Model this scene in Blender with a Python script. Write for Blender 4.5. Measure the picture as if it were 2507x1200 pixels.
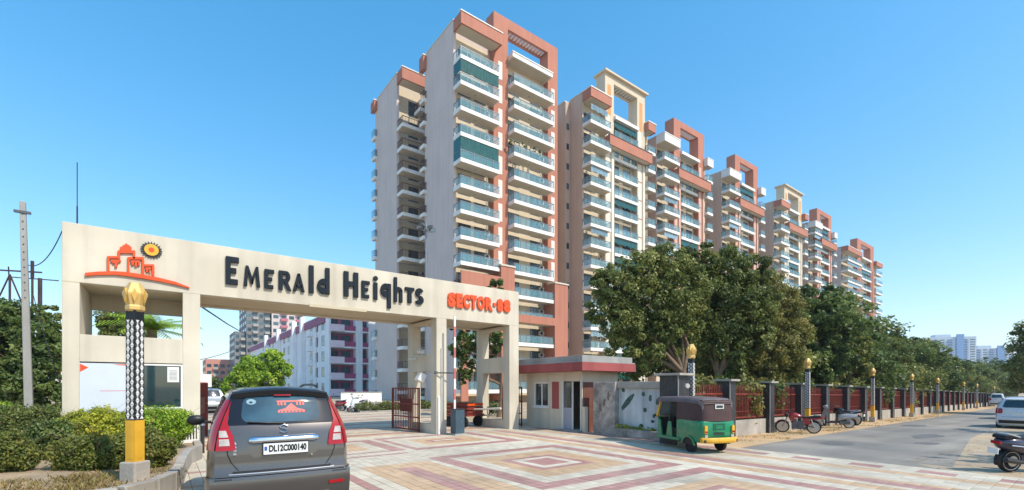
import bpy, math, random
import numpy as np
from mathutils import Vector, Matrix
for o in list(bpy.data.objects): bpy.data.objects.remove(o)
SC = bpy.context.scene
COL = SC.collection
R = math.radians
random.seed(7)

# ------------------------------------------------------------------ camera
# world X runs along the gate / tower row, world Y into the estate
YAW = R(37.05); SN, CS = math.sin(YAW), math.cos(YAW)
FPX, HX, HY, EYE = 1130.0, 1253.5, 945.0, 1.8
cam = bpy.data.cameras.new('camera'); camo = bpy.data.objects.new('camera', cam); COL.objects.link(camo)
camo.location = (0, 0, EYE); camo.rotation_euler = (R(90), 0, -YAW)
cam.sensor_width = 36; cam.lens = FPX/2507*36; cam.shift_y = (HY-600)/2507
cam.clip_start = 0.1; cam.clip_end = 8000
SC.camera = camo
# ------------------------------------------------------------------ light
SUNV = Vector((0.34, -1.0, 1.12)).normalized()
w = bpy.data.worlds.new('World'); SC.world = w; w.use_nodes = True
nt = w.node_tree; bg = nt.nodes['Background']
sky = nt.nodes.new('ShaderNodeTexSky'); sky.sky_type = 'NISHITA'; sky.sun_disc = False
sky.sun_elevation = math.asin(SUNV.z); sky.sun_rotation = math.atan2(SUNV.x, SUNV.y)
sky.altitude = 0; sky.air_density = 1.0; sky.dust_density = 0.5; sky.ozone_density = 2.0
hsv = nt.nodes.new('ShaderNodeHueSaturation'); hsv.inputs['Saturation'].default_value = 1.42; hsv.inputs['Value'].default_value = 2.0; hsv.inputs['Hue'].default_value = .4985
nt.links.new(sky.outputs[0], hsv.inputs['Color']); gm = nt.nodes.new('ShaderNodeGamma'); gm.inputs[1].default_value = .72; nt.links.new(hsv.outputs[0], gm.inputs[0]); nt.links.new(gm.outputs[0], bg.inputs[0]); bg.inputs[1].default_value = 0.15
sl = bpy.data.lights.new('sun', 'SUN'); sl.energy = 2.9; sl.angle = R(0.5); sl.color = (1, .93, .80)
so = bpy.data.objects.new('sun', sl); COL.objects.link(so); so.rotation_euler = SUNV.to_track_quat('Z', 'Y').to_euler()
so.location = (0, -20, 60)
SC.view_settings.view_transform = 'Standard'; SC.view_settings.look = 'None'
SC.view_settings.exposure = 0.70; SC.view_settings.gamma = 1.0; SC.view_settings.use_curve_mapping = False
SC.cycles.max_bounces = 7; SC.cycles.transparent_max_bounces = 12; SC.cycles.diffuse_bounces = 4
SC.cycles.caustics_reflective = False; SC.cycles.caustics_refractive = False

# ------------------------------------------------------------------ measuring helpers (pixel of the photo -> place)
def ray(px, py):
    r = (px-HX)/FPX; u = (HY-py)/FPX
    return CS*r+SN, -SN*r+CS, u
def gz(x): return -0.0155*min(max(x-14.0, 0.0), 150.0)
def at_Y(px, Y, py=HY):
    a, b, u = ray(px, py); t = Y/b; return Vector((a*t, Y, EYE+u*t))
def at_X(px, X, py=HY):
    a, b, u = ray(px, py); t = X/a; return Vector((X, b*t, EYE+u*t))
def at_F(px, fwd, py=HY):
    a, b, u = ray(px, py); return Vector((a*fwd, b*fwd, EYE+u*fwd))
def at_G(px, py, z=0.0):
    a, b, u = ray(px, py); t = (z-EYE)/u; return Vector((a*t, b*t, z))
FD = Vector((0.9988, 0.049, 0)).normalized()          # direction of fence and road
def fence_y(x): return 8.7+0.049*(x-19.4)

# ------------------------------------------------------------------ object helpers
def tag(o, label=None, cat=None, group=None, kind=None):
    if label: o['label'] = label
    if cat: o['category'] = cat
    if group: o['group'] = group
    if kind: o['kind'] = kind
    return o
def thing(name, label, cat, loc=(0, 0, 0), rz=0.0, group=None, sc=1.0):
    o = bpy.data.objects.new(name, None); COL.objects.link(o); o.location = loc; o.rotation_euler = (0, 0, rz)
    o.scale = (sc, sc, sc); o.empty_display_size = .3
    return tag(o, label, cat, group)
def inst(name, me, parent=None, loc=(0, 0, 0), rz=0.0, sc=None):
    o = bpy.data.objects.new(name, me); COL.objects.link(o); o.parent = parent; o.location = loc
    if rz: o.rotation_euler = (0, 0, rz)
    if sc is not None: o.scale = sc if hasattr(sc, '__len__') else (sc, sc, sc)
    return o
def dup(root, loc, rz=0.0, label=None, group=None, sc=None):
    kids = {}
    for o in bpy.data.objects:
        if o.parent: kids.setdefault(o.parent, []).append(o)
    r = root.copy(); COL.objects.link(r); r.location = loc; r.rotation_euler = (0, 0, rz)
    if sc is not None: r.scale = (sc, sc, sc)
    def rec(a, b):
        for ch in kids.get(a, []):
            c = ch.copy(); COL.objects.link(c); c.parent = b; rec(ch, c)
    rec(root, r)
    if label: r['label'] = label
    if group: r['group'] = group
    return r

class MB:
    def __init__(s): s.v = []; s.f = []; s.m = []
    def add(s, vs, fs, m=0):
        b = len(s.v); s.v += [tuple(p) for p in vs]
        s.f += [tuple(b+i for i in f) for f in fs]; s.m += [m]*len(fs); return s
    def box(s, x0, x1, y0, y1, z0, z1, m=0):
        v = [(x, y, z) for x in (x0, x1) for y in (y0, y1) for z in (z0, z1)]
        return s.add(v, [(0, 1, 3, 2), (4, 6, 7, 5), (0, 4, 5, 1), (2, 3, 7, 6), (0, 2, 6, 4), (1, 5, 7, 3)], m)
    def bar(s, a, b, w, h=None, m=0):
        a = Vector(a); b = Vector(b); h = h or w; d = (b-a).normalized()
        u = d.cross(Vector((0, 0, 1)));  u = Vector((1, 0, 0)) if u.length < 1e-4 else u.normalized()
        q = u.cross(d); v = []
        for p in (a, b):
            for i, j in ((-1, -1), (1, -1), (1, 1), (-1, 1)): v.append(p+u*i*w/2+q*j*h/2)
        return s.add(v, [(3, 2, 1, 0), (4, 5, 6, 7), (0, 1, 5, 4), (1, 2, 6, 5), (2, 3, 7, 6), (3, 0, 4, 7)], m)
    def tube(s, pts, r, n=8, m=0, cap=True):
        pts = [Vector(p) for p in pts]; k = len(pts)
        rs = r if hasattr(r, '__len__') else [r]*k
        vs = []; pu = None
        for i, p in enumerate(pts):
            d = (pts[min(i+1, k-1)]-pts[max(i-1, 0)]).normalized()
            if pu is None:
                u = d.cross(Vector((0, 0, 1)))
                if u.length < 1e-3: u = Vector((1, 0, 0))
            else: u = pu-d*pu.dot(d)
            u.normalize(); q = d.cross(u); pu = u
            for j in range(n):
                a = 2*math.pi*j/n; vs.append(p+(u*math.cos(a)+q*math.sin(a))*rs[i])
        fs = [(i*n+j, i*n+(j+1) % n, (i+1)*n+(j+1) % n, (i+1)*n+j) for i in range(k-1) for j in range(n)]
        if cap: fs += [tuple(range(n))[::-1], tuple((k-1)*n+j for j in range(n))]
        return s.add(vs, fs, m)
    def prism(s, poly, d0, d1, axis='y', m=0):
        n = len(poly)
        def P(a, b, d): return (d, a, b) if axis == 'x' else (a, d, b) if axis == 'y' else (a, b, d)
        vs = [P(a, b, d0) for a, b in poly]+[P(a, b, d1) for a, b in poly]
        area = sum(poly[i][0]*poly[(i+1) % n][1]-poly[(i+1) % n][0]*poly[i][1] for i in range(n))
        fl = (area > 0) == (d1 > d0)
        if axis == 'y': fl = not fl
        fs = [tuple(range(n)), tuple(range(n, 2*n))[::-1]]+[(i, n+i, n+(i+1) % n, (i+1) % n) for i in range(n)]
        if fl: fs = [f[::-1] for f in fs]
        return s.add(vs, fs, m)
    def lathe(s, prof, n=12, c=(0, 0, 0), m=0, axis='z', ph=0.0):
        vs = []
        for r, z in prof:
            for j in range(n):
                a = 2*math.pi*j/n+ph; x, y = r*math.cos(a), r*math.sin(a)
                p = (x, y, z) if axis == 'z' else (z, x, y) if axis == 'x' else (y, z, x)
                vs.append((p[0]+c[0], p[1]+c[1], p[2]+c[2]))
        k = len(prof)
        fs = [(i*n+j, i*n+(j+1) % n, (i+1)*n+(j+1) % n, (i+1)*n+j) for i in range(k-1) for j in range(n)]
        fs += [tuple(range(n))[::-1], tuple((k-1)*n+j for j in range(n))]
        return s.add(vs, fs, m)
    def ell(s, c, rx, ry, rz, n=12, k=7, m=0):
        prof = [(math.sin(math.pi*i/k), -math.cos(math.pi*i/k)) for i in range(1, k)]
        b = len(s.v); s.lathe(prof, n, (0, 0, 0), m)
        for i in range(b, len(s.v)):
            x, y, z = s.v[i]; s.v[i] = (c[0]+x*rx, c[1]+y*ry, c[2]+z*rz)
        return s
    def grid(s, rows, m=0, flip=False, closed=False):
        k = len(rows); n = len(rows[0]); vs = [p for r in rows for p in r]; fs = []
        for i in range(k-1):
            for j in range(n if closed else n-1):
                f = (i*n+j, i*n+(j+1) % n, (i+1)*n+(j+1) % n, (i+1)*n+j); fs.append(f[::-1] if flip else f)
        return s.add(vs, fs, m)
    def xf(s, M, i0=0):
        for i in range(i0, len(s.v)): s.v[i] = tuple(M @ Vector(s.v[i]))
        return s
    def mesh(s, name, mats, smooth=None):
        me = bpy.data.meshes.new(name); me.from_pydata(s.v, [], s.f)
        for mt in (mats if isinstance(mats, (list, tuple)) else [mats]): me.materials.append(mt)
        me.polygons.foreach_set('material_index', s.m)
        if smooth is not None:
            me.polygons.foreach_set('use_smooth', [True]*len(s.f))
            try: me.set_sharp_from_angle(angle=R(smooth))
            except Exception: pass
        me.update(); return me
    def build(s, name, mats, parent=None, smooth=None, loc=(0, 0, 0), rz=0.0, bevel=0.0):
        o = inst(name, s.mesh(name, mats, smooth), parent, loc, rz)
        if bevel:
            b = o.modifiers.new('b', 'BEVEL'); b.width = bevel; b.segments = 2; b.limit_method = 'ANGLE'; b.angle_limit = R(40)
        return o

# ------------------------------------------------------------------ materials
MATS = {}
def pmat(name, col, rough=.7, var=.10, scale=2.0, bump=0.0, bscale=30.0, metal=0.0, streak=0.0, spec=.4, col2=None,
         grain=0.0, objrand=0.0, coat=0.0, alpha=1.0, emit=None, tracks=0.0, blotch=0.0):
    m = bpy.data.materials.new(name); m.use_nodes = True; N = m.node_tree.nodes; L = m.node_tree.links
    b = N['Principled BSDF']; b.inputs['Roughness'].default_value = rough; b.inputs['Metallic'].default_value = metal
    b.inputs['Specular IOR Level'].default_value = spec; b.inputs['Coat Weight'].default_value = coat
    b.inputs['Coat Roughness'].default_value = .04
    if alpha < 1: b.inputs['Alpha'].default_value = alpha
    tc = N.new('ShaderNodeTexCoord')
    def noise(sc, det=4, mp=None):
        n = N.new('ShaderNodeTexNoise'); n.inputs['Scale'].default_value = sc; n.inputs['Detail'].default_value = det
        if mp:
            q = N.new('ShaderNodeMapping'); q.inputs['Scale'].default_value = mp
            L.new(tc.outputs['Object'], q.inputs[0]); L.new(q.outputs[0], n.inputs['Vector'])
        else: L.new(tc.outputs['Object'], n.inputs['Vector'])
        return n.outputs['Fac']
    def ramp(fac, a, c, lo=.3, hi=.7):
        r = N.new('ShaderNodeMapRange'); r.inputs[1].default_value = lo; r.inputs[2].default_value = hi
        r.inputs[3].default_value = a; r.inputs[4].default_value = c; L.new(fac, r.inputs[0]); return r.outputs[0]
    def mul(colsock, valsock):
        h = N.new('ShaderNodeVectorMath'); h.operation = 'SCALE'; L.new(colsock, h.inputs[0]); L.new(valsock, h.inputs['Scale']); return h.outputs[0]
    mx = N.new('ShaderNodeMix'); mx.data_type = 'RGBA'
    c1 = col; c2 = col2 or col
    mx.inputs['A'].default_value = (*c1, 1); mx.inputs['B'].default_value = (*c2, 1)
    L.new(ramp(noise(scale*.6, 5), 0, 1, .38, .62), mx.inputs['Factor']); cur = mx.outputs['Result']
    if var: cur = mul(cur, ramp(noise(scale, 6), 1-var, 1+var))
    if grain: cur = mul(cur, ramp(noise(bscale*2, 3), 1-grain, 1+grain))
    if streak: cur = mul(cur, ramp(noise(1.0, 5, (2.2, 2.2, .12)), 1-streak, 1, .28, .55))
    if tracks: cur = mul(cur, ramp(noise(1.0, 4, (.05, 1.6, 1)), 1-tracks, 1+tracks*.6, .3, .7))
    if blotch: cur = mul(cur, ramp(noise(.35, 6), 1-blotch, 1+blotch*.3, .32, .58))
    if objrand:
        oi = N.new('ShaderNodeObjectInfo'); at = N.new('ShaderNodeAttribute'); at.attribute_name = 'tone'
        ad = N.new('ShaderNodeMath'); L.new(oi.outputs['Random'], ad.inputs[0]); L.new(at.outputs['Fac'], ad.inputs[1])
        fr = N.new('ShaderNodeMath'); fr.operation = 'FRACT'; L.new(ad.outputs[0], fr.inputs[0])
        cur = mul(cur, ramp(fr.outputs[0], 1-objrand, 1+objrand, 0, 1))
    L.new(cur, b.inputs['Base Color'])
    if bump:
        bm = N.new('ShaderNodeBump'); bm.inputs['Strength'].default_value = bump; bm.inputs['Distance'].default_value = .02
        L.new(noise(bscale, 6), bm.inputs['Height']); L.new(bm.outputs[0], b.inputs['Normal'])
    if emit: b.inputs['Emission Color'].default_value = (*emit, 1); b.inputs['Emission Strength'].default_value = 1
    MATS[name] = m; return m
def leafmat(name, cols, trans=.40, rough=.5, gain=2.05):
    cols = [(c[0]*gain*1.12, c[1]*gain, c[2]*gain*.85) for c in cols]
    m = bpy.data.materials.new(name); m.use_nodes = True; N = m.node_tree.nodes; L = m.node_tree.links
    b = N['Principled BSDF']; b.inputs['Roughness'].default_value = rough; b.inputs['Specular IOR Level'].default_value = .35
    at = N.new('ShaderNodeAttribute'); at.attribute_name = 'tone'
    oi = N.new('ShaderNodeObjectInfo')
    rp = N.new('ShaderNodeValToRGB')
    while len(rp.color_ramp.elements) < len(cols): rp.color_ramp.elements.new(.5)
    for i, c in enumerate(cols):
        rp.color_ramp.elements[i].position = i/(len(cols)-1); rp.color_ramp.elements[i].color = (*c, 1)
    ad = N.new('ShaderNodeMath'); ad.operation = 'MULTIPLY_ADD'; ad.inputs[1].default_value = .24
    L.new(oi.outputs['Random'], ad.inputs[0]); L.new(at.outputs['Fac'], ad.inputs[2])
    sb = N.new('ShaderNodeMath'); sb.operation = 'SUBTRACT'; sb.inputs[1].default_value = .12; L.new(ad.outputs[0], sb.inputs[0])
    L.new(sb.outputs[0], rp.inputs[0]); L.new(rp.outputs[0], b.inputs['Base Color'])
    tr = N.new('ShaderNodeBsdfTranslucent'); L.new(rp.outputs[0], tr.inputs[0])
    mx = N.new('ShaderNodeMixShader'); mx.inputs[0].default_value = trans
    L.new(b.outputs[0], mx.inputs[1]); L.new(tr.outputs[0], mx.inputs[2]); L.new(mx.outputs[0], N['Material Output'].inputs[0])
    return m

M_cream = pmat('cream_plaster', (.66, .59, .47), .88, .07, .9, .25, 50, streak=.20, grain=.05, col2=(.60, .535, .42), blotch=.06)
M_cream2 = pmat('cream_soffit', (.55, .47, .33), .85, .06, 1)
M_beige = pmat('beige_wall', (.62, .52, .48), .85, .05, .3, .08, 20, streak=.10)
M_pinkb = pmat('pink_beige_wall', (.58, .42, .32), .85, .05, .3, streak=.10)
M_wallf = pmat('pale_cream_wall', (.62, .52, .38), .85, .06, .5, streak=.06)
M_terra = pmat('terracotta_paint', (.45, .18, .115), .8, .06, .4, .06, 20, streak=.12)
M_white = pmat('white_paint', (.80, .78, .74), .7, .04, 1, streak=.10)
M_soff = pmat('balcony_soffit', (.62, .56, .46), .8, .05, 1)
M_tile = pmat('lattice_white', (.72, .66, .56), .6, .2, 9)
M_orange = pmat('ochre_panel', (.60, .30, .12), .8, .06, 1)
M_glassb = pmat('balcony_glass', (.22, .46, .52), .06, .03, .5, spec=.7, alpha=.27)
M_glassg = pmat('green_glass', (.012, .085, .065), .15, .2, 2, spec=.7)
M_pane = pmat('window_pane', (.045, .085, .10), .06, .3, 1, spec=.8, objrand=.6)
M_curt = pmat('curtained_pane', (.20, .29, .33), .12, .3, 2, spec=.7, objrand=.5)
M_frame = pmat('window_frame_metal', (.10, .10, .11), .5, .1)
M_rail = pmat('grey_rail', (.25, .25, .26), .4, .1, metal=.6)
M_ac = pmat('ac_white', (.62, .61, .58), .5, .08)
M_dark = pmat('dark_grey_metal', (.03, .032, .036), .45, .15)
M_black = pmat('black_plastic', (.012, .012, .014), .45, .15)
M_conc = pmat('weathered_concrete', (.40, .36, .31), .9, .18, 1.5, .4, 25, streak=.25, grain=.06)
M_conc2 = pmat('grey_concrete', (.34, .33, .31), .9, .12, 1.5, .3, 25, streak=.25, grain=.06)
M_navy = pmat('navy_letter', (.010, .016, .024), .6, .1, 3, spec=.2)
M_redl = pmat('orange_red_letter', (.72, .085, .015), .4, .06, 3)
M_gold = pmat('gold_paint', (.62, .36, .08), .42, .12, 5, metal=.1)
M_pgold = pmat('pale_gold_paint', (.66, .43, .14), .45, .06, 5, metal=.1)
M_yel = pmat('yellow_paint', (.74, .40, .035), .5, .1, 4, streak=.12)
M_redm = pmat('red_oxide_metal', (.22, .035, .022), .6, .2, 2, streak=.2)
M_redf = pmat('red_fascia', (.36, .085, .08), .8, .1, 1, streak=.3)
M_wood = pmat('brown_board', (.16, .065, .045), .7, .15, 3)
M_gran = pmat('black_granite', (.034, .034, .036), .42, .5, 14, grain=.5, bscale=60, spec=.45)
M_bark = pmat('bark', (.20, .135, .085), .9, .3, 4, .6, 14)
M_tyre = pmat('tyre_rubber', (.016, .016, .017), .85, .2, 6)
M_chrome = pmat('chrome', (.75, .76, .78), .12, .03, metal=1)
M_alloy = pmat('alloy', (.45, .45, .46), .35, .08, metal=.8)
M_mesh = pmat('steel_truss', (.06, .035, .035), .7, .2)
# ================================================================== GROUND
M_sand = pmat('sandy_ground', (.48, .35, .22), .95, .14, .5, .5, 8, col2=(.40, .32, .23), grain=.10)
M_verge = pmat('orange_sand', (.58, .37, .19), .95, .14, .7, .6, 9, col2=(.50, .36, .21), grain=.10)
M_asph = pmat('dusty_asphalt', (.22, .205, .185), .93, .16, .45, .4, 40, col2=(.31, .275, .23), grain=.16, tracks=.16, blotch=.14)
M_bed = pmat('joint_sand', (.26, .21, .16), .95, .1, 3)
M_pw = pmat('cream_paver', (.62, .55, .43), .85, .10, .5, .25, 40, grain=.05, objrand=.10, col2=(.53, .46, .36), blotch=.16)
M_pr = pmat('red_paver', (.42, .215, .185), .85, .12, .5, .25, 40, grain=.05, objrand=.10, col2=(.40, .25, .215), blotch=.16)
M_pt = pmat('tan_paver', (.55, .36, .21), .85, .10, .5, .25, 40, grain=.05, objrand=.10, col2=(.52, .37, .24), blotch=.16)
def sheet(name, quads, mat, dz, kind='structure', parent=None):
    mb = MB()
    for q in quads: mb.add([(x, y, gz(x)+dz) for x, y in q], [(0, 1, 2, 3)])
    o = mb.build(name, mat, parent); tag(o, kind=kind); return o
XS = [-700, 14, 164, 3500]
sheet('ground', [[(XS[i], -900), (XS[i+1], -900), (XS[i+1], 3000), (XS[i], 3000)] for i in range(3)], M_sand, 0)
def rl(x): return fence_y(x)-1.75
xs = [13.2, 14, 24, 40, 80, 164, 420]
sheet('road', [[(xs[i], rl(xs[i])-(4.4 if xs[i] < 14.5 else 3.75)), (xs[i+1], rl(xs[i+1])-3.75), (xs[i+1], rl(xs[i+1])), (xs[i], rl(xs[i]))] for i in range(len(xs)-1)], M_asph, .004)
sheet('sand_verge', [[(xs[i], rl(xs[i])+.02), (xs[i+1], rl(xs[i+1])+.02), (xs[i+1], rl(xs[i+1])+1.72), (xs[i], rl(xs[i])+1.72)] for i in range(len(xs)-1)], M_verge, .006)
sheet('inner_road', [[(-2.5, 33.2), (13.5, 33.2), (13.5, 180), (-2.5, 180)]], M_asph, .004)
# --- pavers: colour from the laid pattern of nested squares and bands
def nest(x, y, x0, x1, y0, y1, seq):
    d = min(x-x0, x1-x, y-y0, y1-y)
    if d < 0: return None
    for lim, c in seq:
        if d < lim: return c
    return seq[-1][1]
SQ = [(.3, 'r'), (.8, 'w'), (1.25, 't'), (1.42, 'r'), (1.7, 'w'), (9, 'r')]
def pave(x, y):
    for (x0, x1, y0, y1) in ((5.2, 9.3, 6.1, 10.3), (5.2, 9.3, 1.6, 5.6), (5.6, 9.3, 11.9, 15.1)):
        c = nest(x, y, x0, x1, y0, y1, SQ)
        if c: return c
    c = nest(x, y, 3.5, 4.9, 5.0, 9.95, [(.48, 't'), (9, 'r')]) or nest(x, y, 2.0, 5.3, 12.0, 15.0, [(.3, 'r'), (.7, 'w'), (1.1, 't'), (9, 'w')])
    if c: return c
    if x < 5.2 and 11.3 < y < 11.55: return 'r'
    if x < 3.4 and y < 10: return 'r' if 2.75 < x < 3.1 else ('t' if x < 2.2 and int(y/1.4) % 2 else 'w')
    if x > 9.3 and y < 15.2:
        if 12.3 < x and y < 6.2: return 'r' if (int((y+x*.6)/.6) % 2 == 0 and x < 12.9) else 'w'
        u = (x-9.3) % 2.0
        return 'w' if u < .45 else 't' if u < .8 else 'w' if u < 1.1 else 'r' if u < 1.45 else 't' if u < 1.75 else 'w'
    if y >= 15.2:
        u = (y-15.2) % 2.4
        return 'w' if u < .9 else 't' if u < 1.3 else 'r' if u < 1.55 else 'w' if u < 2.1 else 't'
    return 'w'
TS = .2; bedp = sheet('paving', [[(-.4, .4), (13.2, .4), (13.2, 16), (-.4, 16)], [(-.4, 16), (12.2, 16), (12.2, 33.2), (-.4, 33.2)]], M_bed, .004)
cells = []
for i in range(int(13.6/TS)):
    for j in range(int(32.6/TS)):
        x = -.4+(i+.5)*TS; y = .6+(j+.5)*TS
        if y > 16 and x > 12.2: continue
        if y > 9.2 and x < .1: continue
        fwd = x*SN+y*CS; rt = x*CS-y*SN
        if fwd < 6.5: continue
        px = HX+rt/fwd*FPX; py = HY+EYE/fwd*FPX
        vis = -20 < px < 2530 and py < 1215 and not (495 < px < 855)
        cells.append((0 if vis else 1, fwd, x, y, pave(x, y)))
cells.sort()
PM = {'w': M_pw, 'r': M_pr, 't': M_pt}; pmesh = {}
g = .004
for k, mt in PM.items():
    a = TS/2-g; mb = MB(); b = a-.006
    mb.add([(-a, -a, -.015), (a, -a, -.015), (a, a, -.015), (-a, a, -.015), (-a, -a, -.004), (a, -a, -.004), (a, a, -.004), (-a, a, -.004), (-b, -b, 0), (b, -b, 0), (b, b, 0), (-b, b, 0)],
           [(8, 9, 10, 11)]+[(4+i, 4+(i+1) % 4, 8+(i+1) % 4, 8+i) for i in range(4)]+[(i, (i+1) % 4, 4+(i+1) % 4, 4+i) for i in range(4)])
    pmesh[k] = mb.mesh('paver', mt)
rest = MB(); tones = []
for n, (hid, fwd, x, y, c) in enumerate(cells):
    h = .021+random.uniform(-.0015, .0015)
    if n < 300: inst('paver', pmesh[c], bedp, (x, y, h)); continue
    a = TS/2-g; mi = 'wrt'.index(c)
    rest.add([(x-a, y-a, h), (x+a, y-a, h), (x+a, y+a, h), (x-a, y+a, h), (x-a, y-a, .006), (x+a, y-a, .006), (x+a, y+a, .006), (x-a, y+a, .006)],
             [(0, 1, 2, 3), (4, 5, 1, 0), (5, 6, 2, 1), (6, 7, 3, 2), (7, 4, 0, 3)], mi)
    tones += [random.random()]*5
ro = rest.build('pavers', [M_pw, M_pr, M_pt], bedp); tag(ro, kind='stuff')
at = ro.data.attributes.new('tone', 'FLOAT', 'FACE'); at.data.foreach_set('value', tones)
# --- planter with kerb
M_soil = pmat('dry_soil', (.42, .29, .17), .95, .2, 2, .8, 12, col2=(.34, .25, .16), grain=.15)
edge = [(.62, 15.05), (.60, 13.6), (.36, 12.9), (.22, 11.6), (.14, 10.4), (.02, 9.6), (-.2, 9.05), (-.55, 8.72), (-1.1, 8.55), (-2.4, 8.45), (-5, 8.4), (-9, 8.4)]
mb = MB(); mb.add([(x, y, .31) for x, y in edge]+[(-9, 15.1, .31)], [tuple(range(len(edge)+1))[::-1]])
tag(mb.build('planter_soil', M_soil), kind='structure')
kt = thing('planter_kerb', 'weathered concrete kerb curving round the planter left of the grey car', 'kerb', (0, 0, 0))
pts = [Vector((x, y, 0)) for x, y in edge]
dense = []
for i in range(len(pts)-1):
    k = max(1, int((pts[i+1]-pts[i]).length/.75))
    for j in range(k): dense.append(pts[i].lerp(pts[i+1], j/k))
dense.append(pts[-1])
for i in range(len(dense)-1):
    a, b = dense[i], dense[i+1]; d = (b-a).normalized(); nrm = Vector((-d.y, d.x, 0)); 
    a2 = a+d*.006; b2 = b-d*.006; mb = MB(); o_ = .16; h = .36+random.uniform(-.008, .008)
    vs = [a2, b2, b2-nrm*o_*-1, a2-nrm*o_*-1]
    vs = [(p.x, p.y, z) for z in (0, h) for p in vs]
    mb.add(vs, [(0, 3, 2, 1), (4, 5, 6, 7), (0, 1, 5, 4), (1, 2, 6, 5), (2, 3, 7, 6), (3, 0, 4, 7)])
    mb.build('kerbstone', M_conc, kt, bevel=.015)

# tar patches on the road
M_patch = pmat('tar_patch', (.15, .145, .14), .9, .15, 1, .4, 40, grain=.15)
random.seed(19)
for (x, dy, a, b) in ((17.2, -1.3, .9, .45), (23.5, -2.6, 1.5, .4), (31, -1.0, 1.3, .5), (20.0, -3.1, .6, .3)):
    n = 14; P = [(x+a*random.uniform(.75, 1.2)*math.cos(2*math.pi*k/n), rl(x)+dy+b*random.uniform(.75, 1.2)*math.sin(2*math.pi*k/n)) for k in range(n)]
    mb = MB(); mb.add([(p, q, gz(p)+.008) for p, q in P], [tuple(range(n))]); tag(mb.build('road_patch', M_patch), kind='structure')
# ================================================================== TOWERS
CACHE = {}
def cached(key, fn):
    if key not in CACHE: CACHE[key] = fn()
    return CACHE[key]
FASC, SLABH = .46, .2
def m_slab(w, d):
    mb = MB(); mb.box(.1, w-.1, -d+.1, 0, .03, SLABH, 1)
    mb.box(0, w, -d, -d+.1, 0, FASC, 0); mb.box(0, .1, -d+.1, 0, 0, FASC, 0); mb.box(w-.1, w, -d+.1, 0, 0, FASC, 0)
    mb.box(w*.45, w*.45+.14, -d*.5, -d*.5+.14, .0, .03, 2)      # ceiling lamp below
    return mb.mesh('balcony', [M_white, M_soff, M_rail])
def m_rail(w, d, kind):
    mb = MB(); z0, z1 = FASC, FASC+.92
    n = max(2, round(w/1.0)); k = max(1, round(d/1.0))
    if kind == 'bars':
        for i in range(int(w/.22)+1): mb.box(i*.22, i*.22+.03, -d+.03, -d+.06, z0, z1)
        for i in range(int(d/.22)): mb.box(.03, .06, -d+.05+i*.22, -d+.08+i*.22, z0, z1); mb.box(w-.06, w-.03, -d+.05+i*.22, -d+.08+i*.22, z0, z1)
    else:
        for i in range(n+1): x = .05+(w-.1)*i/n; mb.box(x-.025, x+.025, -d+.03, -d+.08, z0, z1)
        for i in range(1, k+1): y = -d+.05+(d-.1)*i/k; mb.box(.03, .08, y-.025, y+.025, z0, z1); mb.box(w-.08, w-.03, y-.025, y+.025, z0, z1)
    mb.box(0, w, -d+.02, -d+.09, z1, z1+.06); mb.box(.02, .09, -d+.09, 0, z1, z1+.06); mb.box(w-.09, w-.02, -d+.09, 0, z1, z1+.06)
    return mb.mesh('handrail', [M_redbar if kind == 'bars' else M_rail])
def m_glass_all(w, d):
    mb = MB(); n = max(2, round(w/1.0)); k = max(1, round(d/1.0)); z0, z1 = FASC+.06, FASC+.9
    for i in range(n):
        a = .05+(w-.1)*i/n+.05; b = .05+(w-.1)*(i+1)/n-.05; mb.box(a, b, -d+.05, -d+.062, z0, z1)
    for i in range(k):
        a = -d+.1+(d-.1)*i/k+.04; b = -d+.1+(d-.1)*(i+1)/k-.04
        mb.box(.05, .062, a, b, z0, z1); mb.box(w-.062, w-.05, a, b, z0, z1)
    return mb.mesh('glass_panel', [M_glassb])
def m_glass_one(L): return MB().box(.05, L-.05, -.006, .006, FASC+.06, FASC+.9).mesh('glass_panel', [M_glassb])
M_redbar = pmat('dark_red_bar', (.11, .05, .045), .5, .1)
def balcony(par, x, y, z, w, d, kind='glass', detail=1):
    w = round(w, 2); d = round(d, 2)
    b = inst('balcony', cached(('s', w, d), lambda: m_slab(w, d)), par, (x, y, z))
    inst('handrail', cached(('r', w, d, kind), lambda: m_rail(w, d, kind)), b)
    if kind == 'glass':
        if detail > 1:
            n = max(2, round(w/1.0)); L = round((w-.1)/n, 4)
            for i in range(n): inst('glass_panel', cached(('g', L), lambda: m_glass_one(L)), b, (.05+L*i, -d+.056, 0))
            k = max(1, round(d/1.0)); Ld = round((d-.1)/k, 4)
            for i in range(k):
                inst('glass_panel', cached(('g', Ld), lambda: m_glass_one(Ld)), b, (.056, -d+.1+Ld*i, 0), R(90))
        else: inst('glass_panel', cached(('ga', w, d), lambda: m_glass_all(w, d)), b)
    return b
def m_win(w, h, n, proud=.05):
    mb = MB(); t = .06
    mb.box(0, w, -proud, 0, h-t, h); mb.box(0, w, -proud, 0, 0, t); mb.box(0, t, -proud, 0, t, h-t); mb.box(w-t, w, -proud, 0, t, h-t)
    for i in range(1, n): x = w*i/n; mb.box(x-t*.5, x+t*.5, -proud+.01, 0, t, h-t)
    mb.box(t, w-t, -proud+.012, -.02, h*.78, h*.78+t*.7)
    return mb
def window(par, x, y, z, w, h, n=2, frame=None, pane=None, rz=0.0):
    w = round(w, 2); h = round(h, 2); frame = frame or M_frame; pane = pane or M_pane
    o = inst('window', cached(('w', w, h, n, frame.name), lambda: m_win(w, h, n).mesh('window', [frame])), par, (x, y, z), rz)
    inst('pane', cached(('p', w, h, pane.name), lambda: MB().box(.05, w-.05, -.02, 0, .05, h-.05).mesh('pane', [pane])), o)
    return o
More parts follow.
